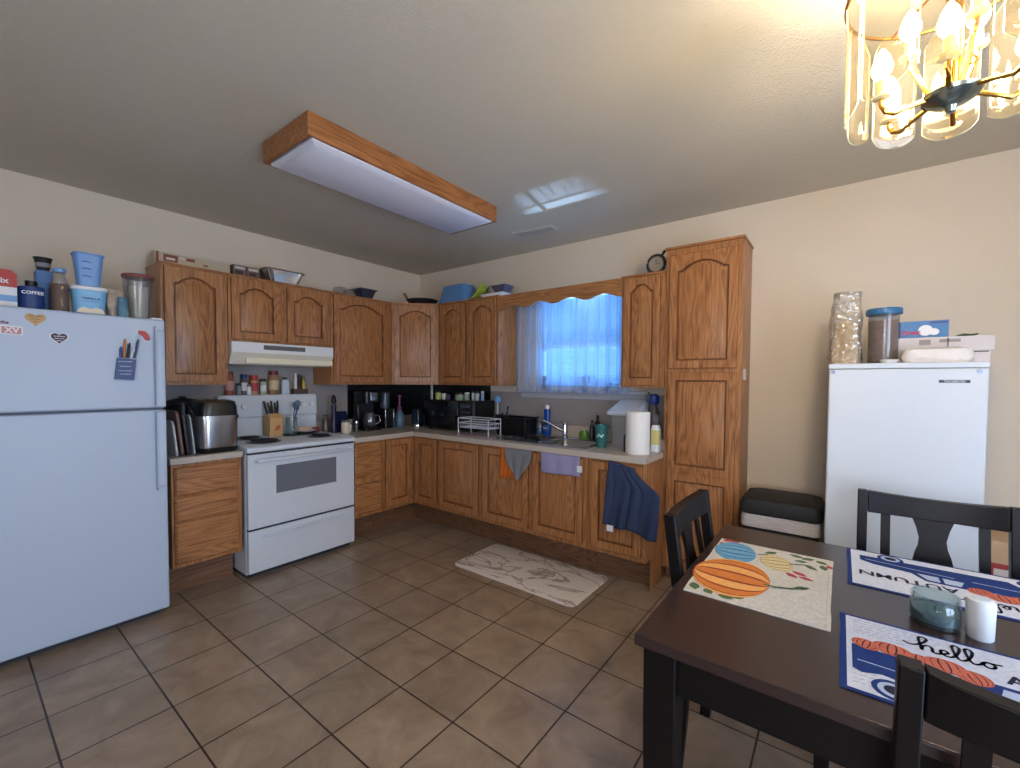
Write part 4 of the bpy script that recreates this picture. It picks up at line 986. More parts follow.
bt = thing('spray_bottle', 'tall bottle with bright blue top behind the paper towels', 'bottle', (2.755, -.13, ZC))
obj(G().lathe([(0, 0), (.036, 0), (.038, .01), (.038, .25), (.016, .32), (0, .32)]), 'vessel', mat('smoky_bottle', rgb(88, 84, 86), .3), bt)
obj(G().lathe([(0, .3205), (.030, .3205), (.036, .34), (.034, .385), (.02, .395), (0, .395)]), 'spray_head', mat('bright_blue', rgb(30, 66, 150), .3), bt)

# ================================================================== WINDOW DRESSING
def curtain(x0, x1, label, seed):
    rnd = random.Random(seed); ph = rnd.uniform(0, 6); nf = 5
    def fn(u, v):
        x = x0+(x1-x0)*u
        amp = .022+.008*(1-v); p = u*nf*2*pi+ph+.25*sin(v*2.2+u*7)
        y = -.098+amp*sin(p)
        x += (x1-x0)/nf*.20*sin(2*p+.6)
        return (x, y, 1.288+(2.122-1.288)*v)
    g = G().grid(fn, 200, 14)
    solo(g, 'sheer_curtain', label, 'curtain', SHEER, ang=180)
curtain(1.435, 1.995, 'left sheer blue-white curtain panel at the kitchen window', 1)
curtain(2.04, 2.535, 'right sheer blue-white curtain panel at the kitchen window', 4)
t = thing('curtain_rod', 'thin white curtain rod behind the valance', 'curtain rod', (2.0, -.098, 2.13))
obj(G().tube([(1.406, -.098, 2.13), (2.562, -.098, 2.13)], .006, 10), 'rod', WHITE2, t, world=True)
bl = thing('window_blind', 'white horizontal mini blind behind the sheer curtains', 'blind', (2.05, 0, WZ1))
g = G()
z = WZ0+.03; 
while z < WZ1-.05:
    g.loft([[(WX0+.04, -.006, z+.006), (WX0+.04, .014, z-.006), (WX0+.04, .014, z-.005), (WX0+.04, -.006, z+.007)]] + [[(WX1-.04, -.006, z+.006), (WX1-.04, .014, z-.006), (WX1-.04, .014, z-.005), (WX1-.04, -.006, z+.007)]])
    z += .021
obj(g, 'slats', mat('blind_slat', rgb(190, 205, 225), .5), bl, world=True, smooth=False)
obj(G().box(WX0+.03, WX1-.03, -.008, .018, WZ1-.04, WZ1-.002), 'head_rail', WHITE2, bl, world=True)
obj(G().tube([(1.78, -.008, WZ0+.03), (1.78, -.008, WZ1-.04)], .0015, 5).tube([(2.32, -.008, WZ0+.03), (2.32, -.008, WZ1-.04)], .0015, 5), 'cord', WHITE2, bl, world=True)
# sill ornaments, seen dim through the sheers
ZW = 1.3125
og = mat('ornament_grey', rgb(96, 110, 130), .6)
t = thing('sill_figurine', 'small figurine silhouette on the sill behind the left curtain', 'figurine', (1.72, -.035, ZW))
obj(G().lathe([(0, 0), (.022, 0), (.018, .03), (.012, .06), (.016, .075), (.024, .085), (.026, .10), (.018, .12), (0, .128)], n=16), 'figure', og, t)
t = thing('sill_flower_pot', 'small pot of flowers on the sill near the window centre', 'plant', (2.13, -.035, ZW))
obj(G().lathe([(0, 0), (.022, 0), (.03, .04), (.026, .04), (0, .03)], n=16), 'pot', og, t)
g = G()
rnd = random.Random(2)
for k in range(9):
    a = rnd.uniform(0, 6.28); dx = rnd.uniform(-.05, .05); dz = rnd.uniform(.07, .12)
    g.tube([(0, 0, .03), (dx*.5, .01*sin(a), dz*.7), (dx, .012*sin(a), dz)], .0015, 5)
    g.lathe([(0, 0), (.012, .004), (.014, .01), (.006, .018), (0, .018)], (dx, .012*sin(a), dz-.004), 8)
obj(g, 'flowers', mat('dim_flower', rgb(110, 120, 150), .7), t)
solo(G().prism([(-.03, 0), (.025, 0), (.03, .02), (.042, .07), (.03, .072), (.01, .03), (-.03, .02)], (0, -.01, 0), (1, 0, 0), (0, 0, 1), (0, 1, 0), .02), 'sill_ornament', 'small swan-shaped ornament at the right of the window sill', 'ornament', og, (2.33, -.035, ZW), bevel=.004)

# ================================================================== TOWELS AND RUG
def towel(label, name, x0, x1, ztop, depth_fn, m, y=-.6585, top_y=-.655, amp=.006, nf=3, seed=1, cat='towel', extra=None, xo=lambda u, v: 0):
    def fn(u, v):
        x = x0+(x1-x0)*u+xo(u, v)
        L_ = depth_fn(u)
        z = ztop-L_*v
        yy = y-abs(amp*sin(u*nf*2*pi+seed)*min(1, v*1.6+.15))-.002*v
        return (x, yy, z)
    g = G().grid(fn, 40, 26)
    # short flap folded behind the top edge
    return g
tw = thing('hand_towel', 'grey microfiber cloth hanging over the left sink cabinet door', 'towel', (1.86, -.66, .6))
def fgrey(u, v):
    x = 1.755+.26*u; k = .55*v**2.8
    return (x+(1.885-x)*k, -.656-.010*abs(sin(u*9+v))*min(1, v*2), .862-(.245*(1-.38*abs(2*u-1)**1.3))*v)
g = G().grid(fgrey, 34, 22)
obj(g, 'cloth', cloth('grey_terry', rgb(128, 128, 134)), tw, world=True, solid=.006, ang=180)
solo(G().grid(lambda u, v: (1.715+.10*u+.035*v*u-.005*v, -.646-.006*abs(sin(u*9+2*v))*min(1, v*2)-.003, .862-(.235+.02*sin(u*22))*v), 24, 18), 'orange_rag', 'orange cloth hanging beside the grey microfiber cloth', 'towel', cloth('orange_cloth', rgb(206, 108, 44)), solid=.004, ang=180)
lt = thing('hand_towel', 'lavender hand towel folded over the right sink cabinet door', 'towel', (2.25, -.66, .7))
obj(G().grid(lambda u, v: (2.095+.325*u+.006*v, -.652-.006*abs(sin(u*8))*min(1, v*2), .862-.142*v-.004*sin(u*6)*v), 34, 14), 'cloth', cloth('lavender_terry', rgb(158, 152, 186)), lt, world=True, solid=.008, ang=180)
obj(G().box(2.405, 2.445, -.664, -.6615, .755, .80), 'care_tag', WHITE2, lt, world=True)
nv = thing('bath_towel', 'large navy towel draped over the counter end by the pantry', 'towel', (2.78, -.68, .45))
NAVYT = cloth('navy_terry', rgb(54, 64, 90))
def fnn(u, v):
    q = min(1, v/.4); q = q*q*(3-2*q)
    xl = 2.650-.035*v; xr = 2.825+.175*q-.03*v
    x = xl+(xr-xl)*u
    fold = .014*sin(u*12+1)+.008*sin(u*23+3*v)
    y = -.670-abs(fold)*min(1, v*1.3+.1)
    z = .868-.035*u-(.425+.005*u)*v-.012*sin(u*9)*v
    return (x, y, z)
obj(G().grid(fnn, 46, 30), 'cloth', NAVYT, nv, world=True, solid=.010, ang=180)
obj(G().box(2.650, 2.695, -.700, -.697, .405, .445), 'care_tag', WHITE2, nv, world=True)
g = G()
def rr2(z, e, r=.05): return rrect(.519-e, .262-e, z, r, 5)
g.loft([rr2(0, .004), rr2(.004, 0), rr2(.010, .002), rr2(.013, .010)])
solo(g, 'kitchen_mat', 'cushioned kitchen mat with grey-veined marble print on the floor', 'rug', MARBLE, (2.075, -.772, 0))

# ================================================================== CABINET TOPS
ZU = ZT+.0085
t = thing('long_sign_box', 'long narrow printed box lying on top of the leftmost wall cabinet', 'box', (.16, -2.21, ZU))
g = G().box(-.03, .03, -.25, .20, 0, .088)
g.mi = 1; g.box(.03, .0308, -.20, -.12, .03, .078).box(.03, .0308, -.07, -.02, .055, .075).box(.03, .0308, .03, .06, .04, .052).box(.03, .0308, -.24, -.225, .0, .088)
g.mi = 2; g.box(.0308, .0314, -.185, -.135, .042, .058).box(.03, .0308, -.11, -.08, .06, .074)
obj(g, 'carton', [mat('kraft_cream', rgb(186, 172, 146), .7, noise=.1), mat('brown_print', rgb(132, 70, 54), .6), mat('light_print', rgb(214, 200, 180), .6)], t)
for i, (y0, lb) in enumerate(((-1.99, 'small brown and white box right of the long narrow box'), (-1.895, 'small brown box beside the foil pan'))):
    t = thing('small_box', lb, 'box', (.17, y0+.045, ZU))
    g = G().box(-.03, .03, -.045, .045, 0, .098)
    g.mi = 1; g.box(.03, .0308, -.035, .035, .068, .088); g.mi = 2; g.box(.03, .0308, -.03, .02, .03, .055)
    obj(g, 'carton', [mat('dull_brown_card', rgb(112, 88, 76), .7, noise=.15), mat('pale_print', rgb(196, 190, 180), .6), mat('dark_print', rgb(56, 44, 44), .6)], t)
def fpan():
    g = G()
    L_ = lambda hx, hy, z, r, w=0: [(x+(w*.004*((k % 3)-1)), y, z) for k, (x, y, z) in enumerate(rrect(hx, hy, z, r, 6))]
    g.loft([L_(.08, .105, 0, .03), L_(.085, .11, .01, .03, 1), L_(.108, .142, .092, .04, 1), L_(.122, .158, .096, .045), L_(.122, .158, .100, .045), L_(.106, .138, .096, .04), L_(.08, .105, .012, .03)])
    return g
solo(fpan(), 'foil_pan', 'shiny foil roasting pan on top of the cabinets above the hood', 'pan', mat('aluminium_foil', rgb(214, 206, 192), .28, 1, bump=.5, bscale=40), (.215, -1.655, ZU))
for i, (y, lb) in enumerate(((-1.12, 'clear plastic clamshell at the left of the wide cabinet top'), (-1.04, 'clear plastic clamshell stacked right beside the other one'))):
    solo(G().loft([rrect(.05, .03, 0, .012), rrect(.055, .042, .04, .014), rrect(.06, .046, .042, .014), rrect(.05, .034, .075-.01*i, .016)]), 'plastic_container', lb, 'container', PLAST, (.19, y+.02*i, ZU))
solo(G().loft([rrect(.05, .05, 0, .01), rrect(.075, .08, .085, .012), rrect(.085, .095, .088, .012), rrect(.085, .095, .094, .012), rrect(.07, .075, .09, .012), rrect(.045, .045, .008, .01)]), 'dark_bowl', 'dark blue-black square bowl on the wide cabinet top', 'bowl', mat('dark_slate', rgb(44, 50, 62), .3), (.20, -.865, ZU))
fp = thing('frying_pan', 'black frying pan with wooden handle on the corner cabinet top', 'frying pan', (.445, -.36, ZU))
obj(G().lathe([(0, 0), (.12, 0), (.155, .040), (.160, .043), (.152, .043), (.118, .006), (0, .006)], n=36), 'pan', BLACKM, fp)
obj(G().tube([(-.12, -.05, .036), (-.155, -.065, .07), (-.185, -.08, .125)], [.010, .012, .013], 10), 'handle', mat('pan_wood', rgb(150, 100, 52), .5), fp)
sb = thing('storage_bin', 'translucent light blue storage bin upside down on the cabinet top', 'bin', (.81, -.20, ZU))
obj(G().loft([rrect(.19, .12, 0, .03), rrect(.19, .12, .012, .03), rrect(.178, .108, .014, .03), rrect(.15, .09, .165, .035), rrect(.13, .07, .175, .03)]), 'bin_shell', mat('blue_bin', rgb(88, 134, 186), .35), sb)
gb = thing('lime_board', 'lime green flexible cutting board curled up beside the blue bin', 'cutting board', (1.085, -.20, ZU))
g = G().grid(lambda u, v: (-.09+.17*u, -.07+.14*v, .004+.10*u*u+.05*u*abs(2*v-1)), 12, 8)
obj(g, 'board_sheet', mat('lime_plastic', rgb(150, 168, 60), .4), gb, solid=.004)
solo(G().loft([rrect(.12, .08, 0, .02), rrect(.14, .095, .028, .025), rrect(.145, .10, .03, .025), rrect(.13, .088, .026, .02), rrect(.11, .07, .005, .02)]), 'white_tray', 'shallow white serving tray on the cabinet top left of the valance', 'tray', WHITE2, (1.30, -.20, ZU))
solo(G().loft([rrect(.05, .045, 0, .01), rrect(.085, .07, .07, .012), rrect(.09, .075, .072, .012), rrect(.078, .062, .070, .01), rrect(.045, .04, .006, .01)]), 'purple_bowl', 'dark plum square bowl sitting on the white serving tray', 'bowl', mat('plum_grey', rgb(80, 76, 96), .4), (1.36, -.20, ZU+.0305))
ck = thing('alarm_clock', 'small round black wire clock on the cabinet top beside the pantry', 'clock', (2.785, -.22, ZU))
g = G()
g.tube([(.062*cos(a), 0, .075+.062*sin(a)) for a in [2*pi*k/32 for k in range(32)]], .011, 8, True)
g.tube([(-.035, -.02, .0), (-.028, 0, .022)], .005, 6).tube([(.035, -.02, .0), (.028, 0, .022)], .005, 6).tube([(0, .04, .004), (0, .005, .05)], .004, 6)
g.tube([(.04, 0, .13), (.055, 0, .155), (.075, 0, .17)], [.008, .012, .006], 8)
obj(g, 'clock_frame', BLACKM, ck)
g = G().tube([(0, -.004, .075), (0, .004, .075)], .054, 28)
obj(g, 'clock_face', mat('clock_face', rgb(150, 140, 126), .5), ck)
obj(G().box(-.0015, .0015, -.0065, -.0045, .075, .115).box(0, .026, -.0065, -.0045, .0735, .0765), 'clock_hands', BLACKM, ck)

# ================================================================== CEILING FIXTURE, VENT
lf = thing('ceiling_light', 'long oak-framed fluorescent ceiling light, switched off', 'ceiling light', (1.73, -1.65, H))
LX0, LX1, LY0, LY1 = 1.500, 1.945, -2.325, -1.000
zb = H-.105
g = G().box(LX0, LX0+.018, LY0, LY1, zb, H-.0005).box(LX1-.018, LX1, LY0, LY1, zb, H-.0005).box(LX0+.018, LX1-.018, LY0, LY0+.018, zb, H-.0005).box(LX0+.018, LX1-.018, LY1-.018, LY1, zb, H-.0005)
obj(g, 'oak_frame', OAKFIX, lf, world=True, bevel=.002)
dx0, dx1, dy0, dy1 = LX0+.0185, LX1-.0185, LY0+.03, LY1-.03
def R4(e, z): return [(dx0+e, dy0+e, z), (dx1-e, dy0+e, z), (dx1-e, dy1-e, z), (dx0+e, dy1-e, z)]
obj(G().loft([R4(0, zb+.02), R4(0, zb-.004), R4(.035, zb-.022)][::-1]), 'diffuser', mat('white_acrylic', rgb(222, 224, 236), .35), lf, world=True)
vt = thing('ceiling_vent', 'small white slatted ceiling register near the window wall', 'vent', (1.885, -.445, H), radians(6))
g = G().box(-.18, .18, -.06, -.042, -.008, -.0005).box(-.18, .18, .042, .06, -.008, -.0005).box(-.18, -.16, -.042, .042, -.008, -.0005).box(.16, .18, -.042, .042, -.008, -.0005)
obj(g, 'vent_frame', mat('vent_paint', rgb(196, 192, 184), .5), vt)
g = G()
for i in range(6):
    y = -.035+i*.014
    g.box(-.16, .16, y, y+.004, -.009, -.002)
obj(g, 'louvers', mat('vent_paint2', rgb(170, 166, 158), .5), vt)
obj(G().box(-.16, .16, -.042, .042, -.0015, -.0006), 'duct_shadow', SEAM, vt)

# ================================================================== CHANDELIER
CX, CY = 4.045, -1.905
ch = thing('chandelier', 'brass chandelier with arched clear glass panels and lit candle bulbs', 'chandelier', (CX, CY, H))
ZH = 2.034-H
obj(G().lathe([(0, 0), (.065, 0), (.065, -.006), (.03, -.028), (.012, -.035), (0, -.035)][::-1] if False else [(0, -.035), (.012, -.035), (.03, -.028), (.065, -.006), (.065, -.0005), (0, -.0005)], n=32), 'canopy', BRASS, ch)
g = G()
for k in range(5):
    a = 2*pi*k/5
    g.tube([(.011*cos(a), .011*sin(a), -.034), (.011*cos(a), .011*sin(a), ZH+.03)], .005, 8)
obj(g, 'stem', BRASS, ch)
obj(G().lathe([(0, ZH-.02), (.008, ZH-.018), (.012, ZH-.006), (.03, ZH), (.052, ZH+.014), (.055, ZH+.022), (.03, ZH+.03), (0, ZH+.034)], n=32), 'hub', mat('blued_chrome', rgb(150, 160, 150), .2, .9), ch)
obj(G().tube([(.20*cos(a), .20*sin(a), ZH+.30) for a in [2*pi*k/48 for k in range(48)]], .004, 8, True), 'upper_ring', BRASS, ch)
BULB = mat('lit_bulb', rgb(255, 236, 190), .3, emit=(1, .78, .42, 1), estr=26)
SLV = mat('candle_sleeve', rgb(244, 226, 170), .5)
def bulb_parts(r_, a, z):
    x, y = r_*cos(a), r_*sin(a)
    arm = obj(G().tube([(.03*cos(a), .03*sin(a), ZH+.022), (.07*cos(a), .07*sin(a), z-.075), (r_*.8*cos(a), r_*.8*sin(a), z-.088), (r_*.93*cos(a), r_*.93*sin(a), z-.08), (r_*.99*cos(a), r_*.99*sin(a), z-.066), (x, y, z-.05)], .0055, 8), 'arm', BRASS, ch)
    obj(G().lathe([(0, z-.05), (.018, z-.048), (.020, z-.042), (.010, z-.04), (.0095, z-.006), (0, z-.006)], (x, y, 0), 16), 'candle_sleeve', SLV, arm)
    obj(G().lathe([(0, z-.0055), (.008, z-.0055), (.019, z+.012), (.021, z+.024), (.014, z+.048), (.004, z+.066), (0, z+.068)], (x, y, 0), 16), 'bulb', BULB, arm)
for k in range(6): bulb_parts(.135, radians(20+60*k), ZH+.085)
for k in range(3): bulb_parts(.075, radians(50+120*k), ZH+.19)
for k in range(3):
    a = radians(120*k)
    obj(G().tube([(.012*cos(a), .012*sin(a), ZH+.30), (.20*cos(a), .20*sin(a), ZH+.30)], .003, 8), 'spoke', BRASS, ch)
GEDGE = mat('glass_edge', rgb(244, 242, 196), .15)
NP = 10; RP = .192
for k in range(NP):
    a0 = 2*pi*k/NP+radians(11); ha = radians(15.8)
    zlo, zhi = ZH+.002, ZH+.300
    n = 16; loops_i = []
    # outline grid: columns over the arc, arched top and bottom
    def P(u, v):
        t = 2*u-1
        a = a0+ha*t
        rr_ = RP+.006*(1-t*t)
        lo = zlo+.022*abs(t)**3.2; hi = zhi-.055*abs(t)**2.6
        return (rr_*cos(a), rr_*sin(a), lo+(hi-lo)*v)
    g = G().grid(P, n, 8)
    o = obj(g, 'glass_panel', [PANEG, GEDGE], ch, ang=60)
    md = o.modifiers.new('solid', 'SOLIDIFY'); md.thickness = .004; md.offset = 0; md.material_offset_rim = 1
# light that the bulbs give (the emitting bulbs are small, so the lamps carry the energy)
for k in range(3):
    l = bpy.data.lights.new('chandelier_lamp', 'POINT'); l.energy = 19; l.color = (1, .86, .67); l.shadow_soft_size = .03
    o = bpy.data.objects.new('chandelier_lamp', l); COL.objects.link(o)
    a = radians(50+120*k)
    o.location = (CX+.04*cos(a), CY+.04*sin(a), 2.20)

# ================================================================== FREEZER
fz = thing('upright_freezer', 'white upright freezer against the back wall, right of the trash can', 'freezer', (4.10, -.32, 0))
ZZ = 1.484
obj(G().box(3.811, 4.357, -.58, -.03, .02, ZZ-.006), 'freezer_body', WHITE, fz, world=True, bevel=.006)
obj(G().box(3.835, 4.335, -.56, -.06, 0, .02), 'base', SEAM, fz, world=True)
obj(G().box(3.809, 4.359, -.646, -.586, .04, ZZ-.028), 'freezer_door', WHITE, fz, world=True, bevel=.008, seg=3)
obj(G().box(3.807, 4.361, -.640, -.03, ZZ-.026+.0005, ZZ), 'top_cap', WHITE, fz, world=True, bevel=.004)
obj(G().box(3.821, 4.347, -.5855, -.5805, .05, ZZ-.035), 'gasket', SEAMG, fz, world=True)
g = G().prism([(4.205, 1.392), (4.303, 1.392), (4.303, 1.405), (4.205, 1.405)], (0, -.6461, 0), (1, 0, 0), (0, 0, 1), (0, -1, 0), .001)
g.mi = 1; g.text('THOMSON', .0135, (4.254, -.6472, 1.3938), (1, 0, 0), (0, 0, 1), (0, -1, 0), .0004, .0003)
obj(g, 'logo_plate', [mat('logo_dark', rgb(40, 48, 60), .4), mat('logo_silver', rgb(190, 196, 204), .4)], fz, world=True)
for x in (3.827, 4.330):
    obj(G().tube([(x, -.6465, 1.443), (x, -.650, 1.443)], .009, 16), 'corner_screw', mat('screw_grey', rgb(120, 130, 150), .3, .6), fz, world=True)

# ---- things on the freezer
t = thing('chip_bag', 'tall clear plastic bag of pale snacks on the freezer, its top crumpled', 'bag', (3.872, -.47, ZZ))
obj(crumple(.110, .10, .215, .05, 11, 18, 10, .9), 'snacks', mat('pale_snack', rgb(206, 178, 132), .6, noise=.35, nscale=45, bump=.8, bscale=40), t)
obj(crumple(.130, .12, .37, .09, 12, 26, 18, .85), 'bag_film', WRAP, t)
jar('snack_jar', 'clear round jar of brown nuts with blue lid on the freezer', 'jar', 4.022, -.47, ZZ, [(0, 0), (.058, 0), (.060, .006), (.061, .245), (.060, .245), (.057, .008), (0, .006)], PLAST,
    mat('blue_lid', rgb(52, 106, 150), .4), [(0, .2455), (.070, .2455), (.072, .25), (.072, .27), (.068, .276), (0, .276)], mat('nuts', rgb(158, 122, 98), .6, noise=.6, nscale=60, bump=.8, bscale=50), [(0, .0065), (.056, .009), (.059, .215), (0, .222)])
t = thing('flat_carton', 'long white carton lying on the freezer under the blue bag box', 'carton', (4.235, -.37, ZZ))
g = G().box(-.155, .155, -.11, .11, 0, .058)
g.mi = 1; g.box(.09, .15, -.1105, -.11, .05, .055)
obj(g, 'lower_carton', [mat('white_card', rgb(206, 198, 196), .6), BLACKM], t, bevel=.001)
t = thing('flat_carton', 'upper long white carton with grey print on the freezer', 'carton', (4.243, -.37, ZZ+.0585))
g = G().box(-.165, .158, -.115, .11, 0, .066)
g.mi = 1; g.box(-.09, -.05, -.116, -.115, .03, .055).box(-.02, .05, -.116, -.115, .04, .055).box(.005, .012, -.116, -.115, .01, .06)
obj(g, 'upper_carton', [mat('white_card', rgb(206, 198, 196), .6), mat('grey_code', rgb(150, 142, 140), .6)], t, bevel=.001)
t = thing('bag_box', 'blue storage-bag box with red lettering stacked on the white cartons', 'box', (4.172, -.41, ZZ+.125))
g = G().box(-.085, .085, -.045, .045, 0, .082)
g.mi = 1; g.prism([(.0+.026*cos(a), .036+.026*sin(a)) for a in [2*pi*k/20 for k in range(20)]], (.005, -.045, 0), (1, 0, 0), (0, 0, 1), (0, -1, 0), .0008)
g.prism([(.03+.018*cos(a), .028+.016*sin(a)) for a in [2*pi*k/16 for k in range(16)]], (.005, -.0452, 0), (1, 0, 0), (0, 0, 1), (0, -1, 0), .0008)
g.mi = 2; g.text('Great', .030, (-.048, -.0455, .018), (1, 0, 0), (0, 0, 1), (0, -1, 0), .0008, .001)
g.mi = 3; g.box(.02, .08, -.0458, -.045, .068, .076)
obj(g, 'carton', [mat('bag_box_blue', rgb(58, 116, 170), .45), WHITE2, mat('lettering_red', rgb(180, 50, 80), .5), NAVY], t)
solo(G().loft([[(x*1.0, y, z) for x, y, z in rrect(.115, .04, 0, .03)], rrect(.125, .045, .03, .03), rrect(.115, .042, .062, .03), rrect(.08, .03, .07, .02)]), 'wrapped_plates', 'stack of white paper plates wrapped in clear plastic on the freezer', 'plates', mat('wrapped_white', rgb(222, 214, 208), .35, noise=.12, nscale=25, bump=.6, bscale=25), (4.205, -.545, ZZ))
solo(G().lathe([(0, 0), (.028, 0), (.036, .016), (.034, .018), (.026, .005), (0, .004)], n=24), 'small_dish', 'tiny white dish at the front edge of the freezer top', 'dish', WHITE2, (4.04, -.58, ZZ))
solo(G().tube([(-.035, 0, .006), (-.01, .01, .012), (.015, -.005, .008), (.04, .012, .014)], [.004, .007, .006, .003], 8), 'green_clip', 'small green clip lying on the upper white carton', 'clip', mat('dull_green', rgb(74, 96, 66), .5), (4.325, -.40, ZZ+.125))
bx_ = thing('cardboard_box', 'tan cardboard box with red corner standing right of the freezer', 'box', (4.56, -.20, 0))
g = G().box(-.11, .20, -.11, .12, 0, .64)
g.mi = 1; g.box(-.112, -.02, -.112, -.02, .46, .53) if False else g.box(-.1105, .2, -.1115, -.11, .40, .535)
g.mi = 2; g.box(-.10, -.03, -.1125, -.1115, .42, .51)
obj(g, 'carton', [mat('kraft', rgb(190, 160, 126), .7, noise=.1), mat('box_red', rgb(160, 48, 44), .5), mat('box_white', rgb(206, 196, 190), .5)], bx_)
obj(G().prism([(0, 0), (.31, 0), (.31, .03), (0, .03)], (-.11, .12, .64), (1, 0, 0), (0, .4, .9), (0, 1, 0), .003), 'carton_flap', mat('kraft', rgb(190, 160, 126), .7), bx_)

# ---- trash can
tc_ = thing('trash_can', 'black swing-top trash can with white liner between pantry and freezer', 'trash can', (3.60, -.36, 0))
obj(G().loft([rrect(.15, .12, 0, .03), rrect(.185, .16, .56, .035)]), 'can_body', BLACKM, tc_)
g = G().loft([rrect(.189, .164, .562, .035), rrect(.191, .166, .56, .036), rrect(.191, .167, .60, .036), rrect(.188, .164, .63, .036), rrect(.186, .162, .632, .036)], False, False)
obj(g, 'bin_liner', mat('white_liner', rgb(206, 200, 200), .35, noise=.25, nscale=14, stretch=(1, 1, 8), bump=.8, bscale=18), tc_, solid=.003)
obj(G().loft([rrect(.188, .163, .634, .036), rrect(.200, .174, .64, .04), rrect(.200, .174, .69, .04), rrect(.190, .165, .715, .04), rrect(.15, .13, .728, .04)]), 'lid', BLACKM, tc_)

# ================================================================== TABLE AND CHAIRS
tb = thing('dining_table', 'dark espresso rectangular dining table in the right foreground', 'table', (4.22, -1.78, 0))
TX0, TX1, TY0, TY1, TZ = 3.462, 4.98, -2.30, -1.245, .76
obj(G().box(TX0, TX1, TY0, TY1, TZ-.028, TZ), 'table_top', ESPT, tb, world=True, bevel=.004, seg=2)
ap = .05
g = G().box(TX0+ap, TX1-ap, TY0+ap-.012, TY0+ap+.012, TZ-.135, TZ-.0285).box(TX0+ap, TX1-ap, TY1-ap-.012, TY1-ap+.012, TZ-.135, TZ-.0285)
g.box(TX0+ap-.012, TX0+ap+.012, TY0+ap, TY1-ap, TZ-.135, TZ-.0285).box(TX1-ap-.012, TX1-ap+.012, TY0+ap, TY1-ap, TZ-.135, TZ-.0285)
obj(g, 'apron', ESP, tb, world=True)
for x0 in (TX0+.018, TX1-.018-.078):
    for y0 in (TY0+.018, TY1-.018-.078):
        g = G().loft([[(x0+e, y0+e, z), (x0+.078-e, y0+e, z), (x0+.078-e, y0+.078-e, z), (x0+e, y0+.078-e, z)] for e, z in ((.008, 0), (0, .55), (0, TZ-.0285))])
        obj(g, 'leg', ESP, tb, world=True, bevel=.003)

def chair(label, loc, rz):
    t = thing('dining_chair', label, 'chair', loc, rz, 'dining chairs at the table')
    w = .215
    def post(sy):
        loops = []
        for x, z in ((-.235, 0), (-.215, .25), (-.205, .45), (-.222, .65), (-.238, .76), (-.262, .942)):
            hx = .019; hy = .016
            loops.append([(x-hx, sy*w-hy, z), (x+hx, sy*w-hy, z), (x+hx, sy*w+hy, z), (x-hx, sy*w+hy, z)])
        return G().loft(loops)
    for s_ in (-1, 1):
        obj(post(s_), 'rear_leg', ESP, t, bevel=.003)
        g = G().loft([[(.165-h, s_*.20-h, z), (.165+h, s_*.20-h, z), (.165+h, s_*.20+h, z), (.165-h, s_*.20+h, z)] for h, z in ((.014, 0), (.019, .43))])
        obj(g, 'front_leg', ESP, t, bevel=.003)
    g = G().box(-.185, .146, -.212, -.194, .37, .43).box(-.185, .146, .194, .212, .37, .43).box(.155, .173, -.18, .18, .37, .43).box(-.204, -.187, -.194, .194, .37, .43)
    obj(g, 'seat_frame', ESP, t)
    obj(G().loft([[(x-.012, y, z) for x, y, z in rrect(.200, .228, .4305, .03)], [(x-.012, y, z) for x, y, z in rrect(.203, .231, .44, .035)], [(x-.012, y, z) for x, y, z in rrect(.201, .229, .458, .035)], [(x-.012, y, z) for x, y, z in rrect(.18, .205, .464, .03)]]), 'seat', ESP, t)
    # bowed top rail
    loops = []
    n = 14
    wi = w-.0175
    for i in range(n+1):
        y = -wi+2*wi*i/n; q = 1-(y/wi)**2
        b_ = -.024*q
        xt, xb = -.262+b_, -.251+b_
        zt = .941-.012*q; zbm = .856-.004*q
        loops.append([(xb-.017, y, zbm), (xb+.017, y, zbm), (xt+.017, y, zt), (xt-.017, y, zt)])
    obj(G().loft(loops), 'top_rail', ESP, t, bevel=.003)
    obj(G().box(-.222, -.202, -wi, wi, .53, .565), 'lower_rail', ESP, t, bevel=.002)
    # vase-shaped centre splat and two slats, following the lean of the back
    def xs(z): return -.212-(z-.565)*.135-.018*sin((z-.565)/.3*pi/2)
    prof = [(.565, .040), (.60, .046), (.64, .056), (.68, .060), (.72, .052), (.75, .042), (.78, .039), (.82, .048), (.860, .062)]
    loops = [[(xs(z)-.006, -hw, z), (xs(z)+.006, -hw, z), (xs(z)+.006, hw, z), (xs(z)-.006, hw, z)] for z, hw in prof]
    obj(G().loft(loops), 'back_splat', ESP, t)
    for s_ in (-1, 1):
        loops = [[(xs(z)-.006, s_*.140-.015, z), (xs(z)+.006, s_*.140-.015, z), (xs(z)+.006, s_*.140+.015, z), (xs(z)-.006, s_*.140+.015, z)] for z in (.565, .68, .77, .860)]
        obj(G().loft(loops), 'back_slat', ESP, t)
    return t
chair('dark espresso dining chair tucked under the left end of the table', (3.674, -1.645, 0), 0)
chair('dark espresso dining chair on the far side, in front of the freezer', (4.157, -1.262, 0), radians(-90))
chair('dark espresso dining chair nearest the camera at bottom right', (4.172, -2.140, 0), radians(90))

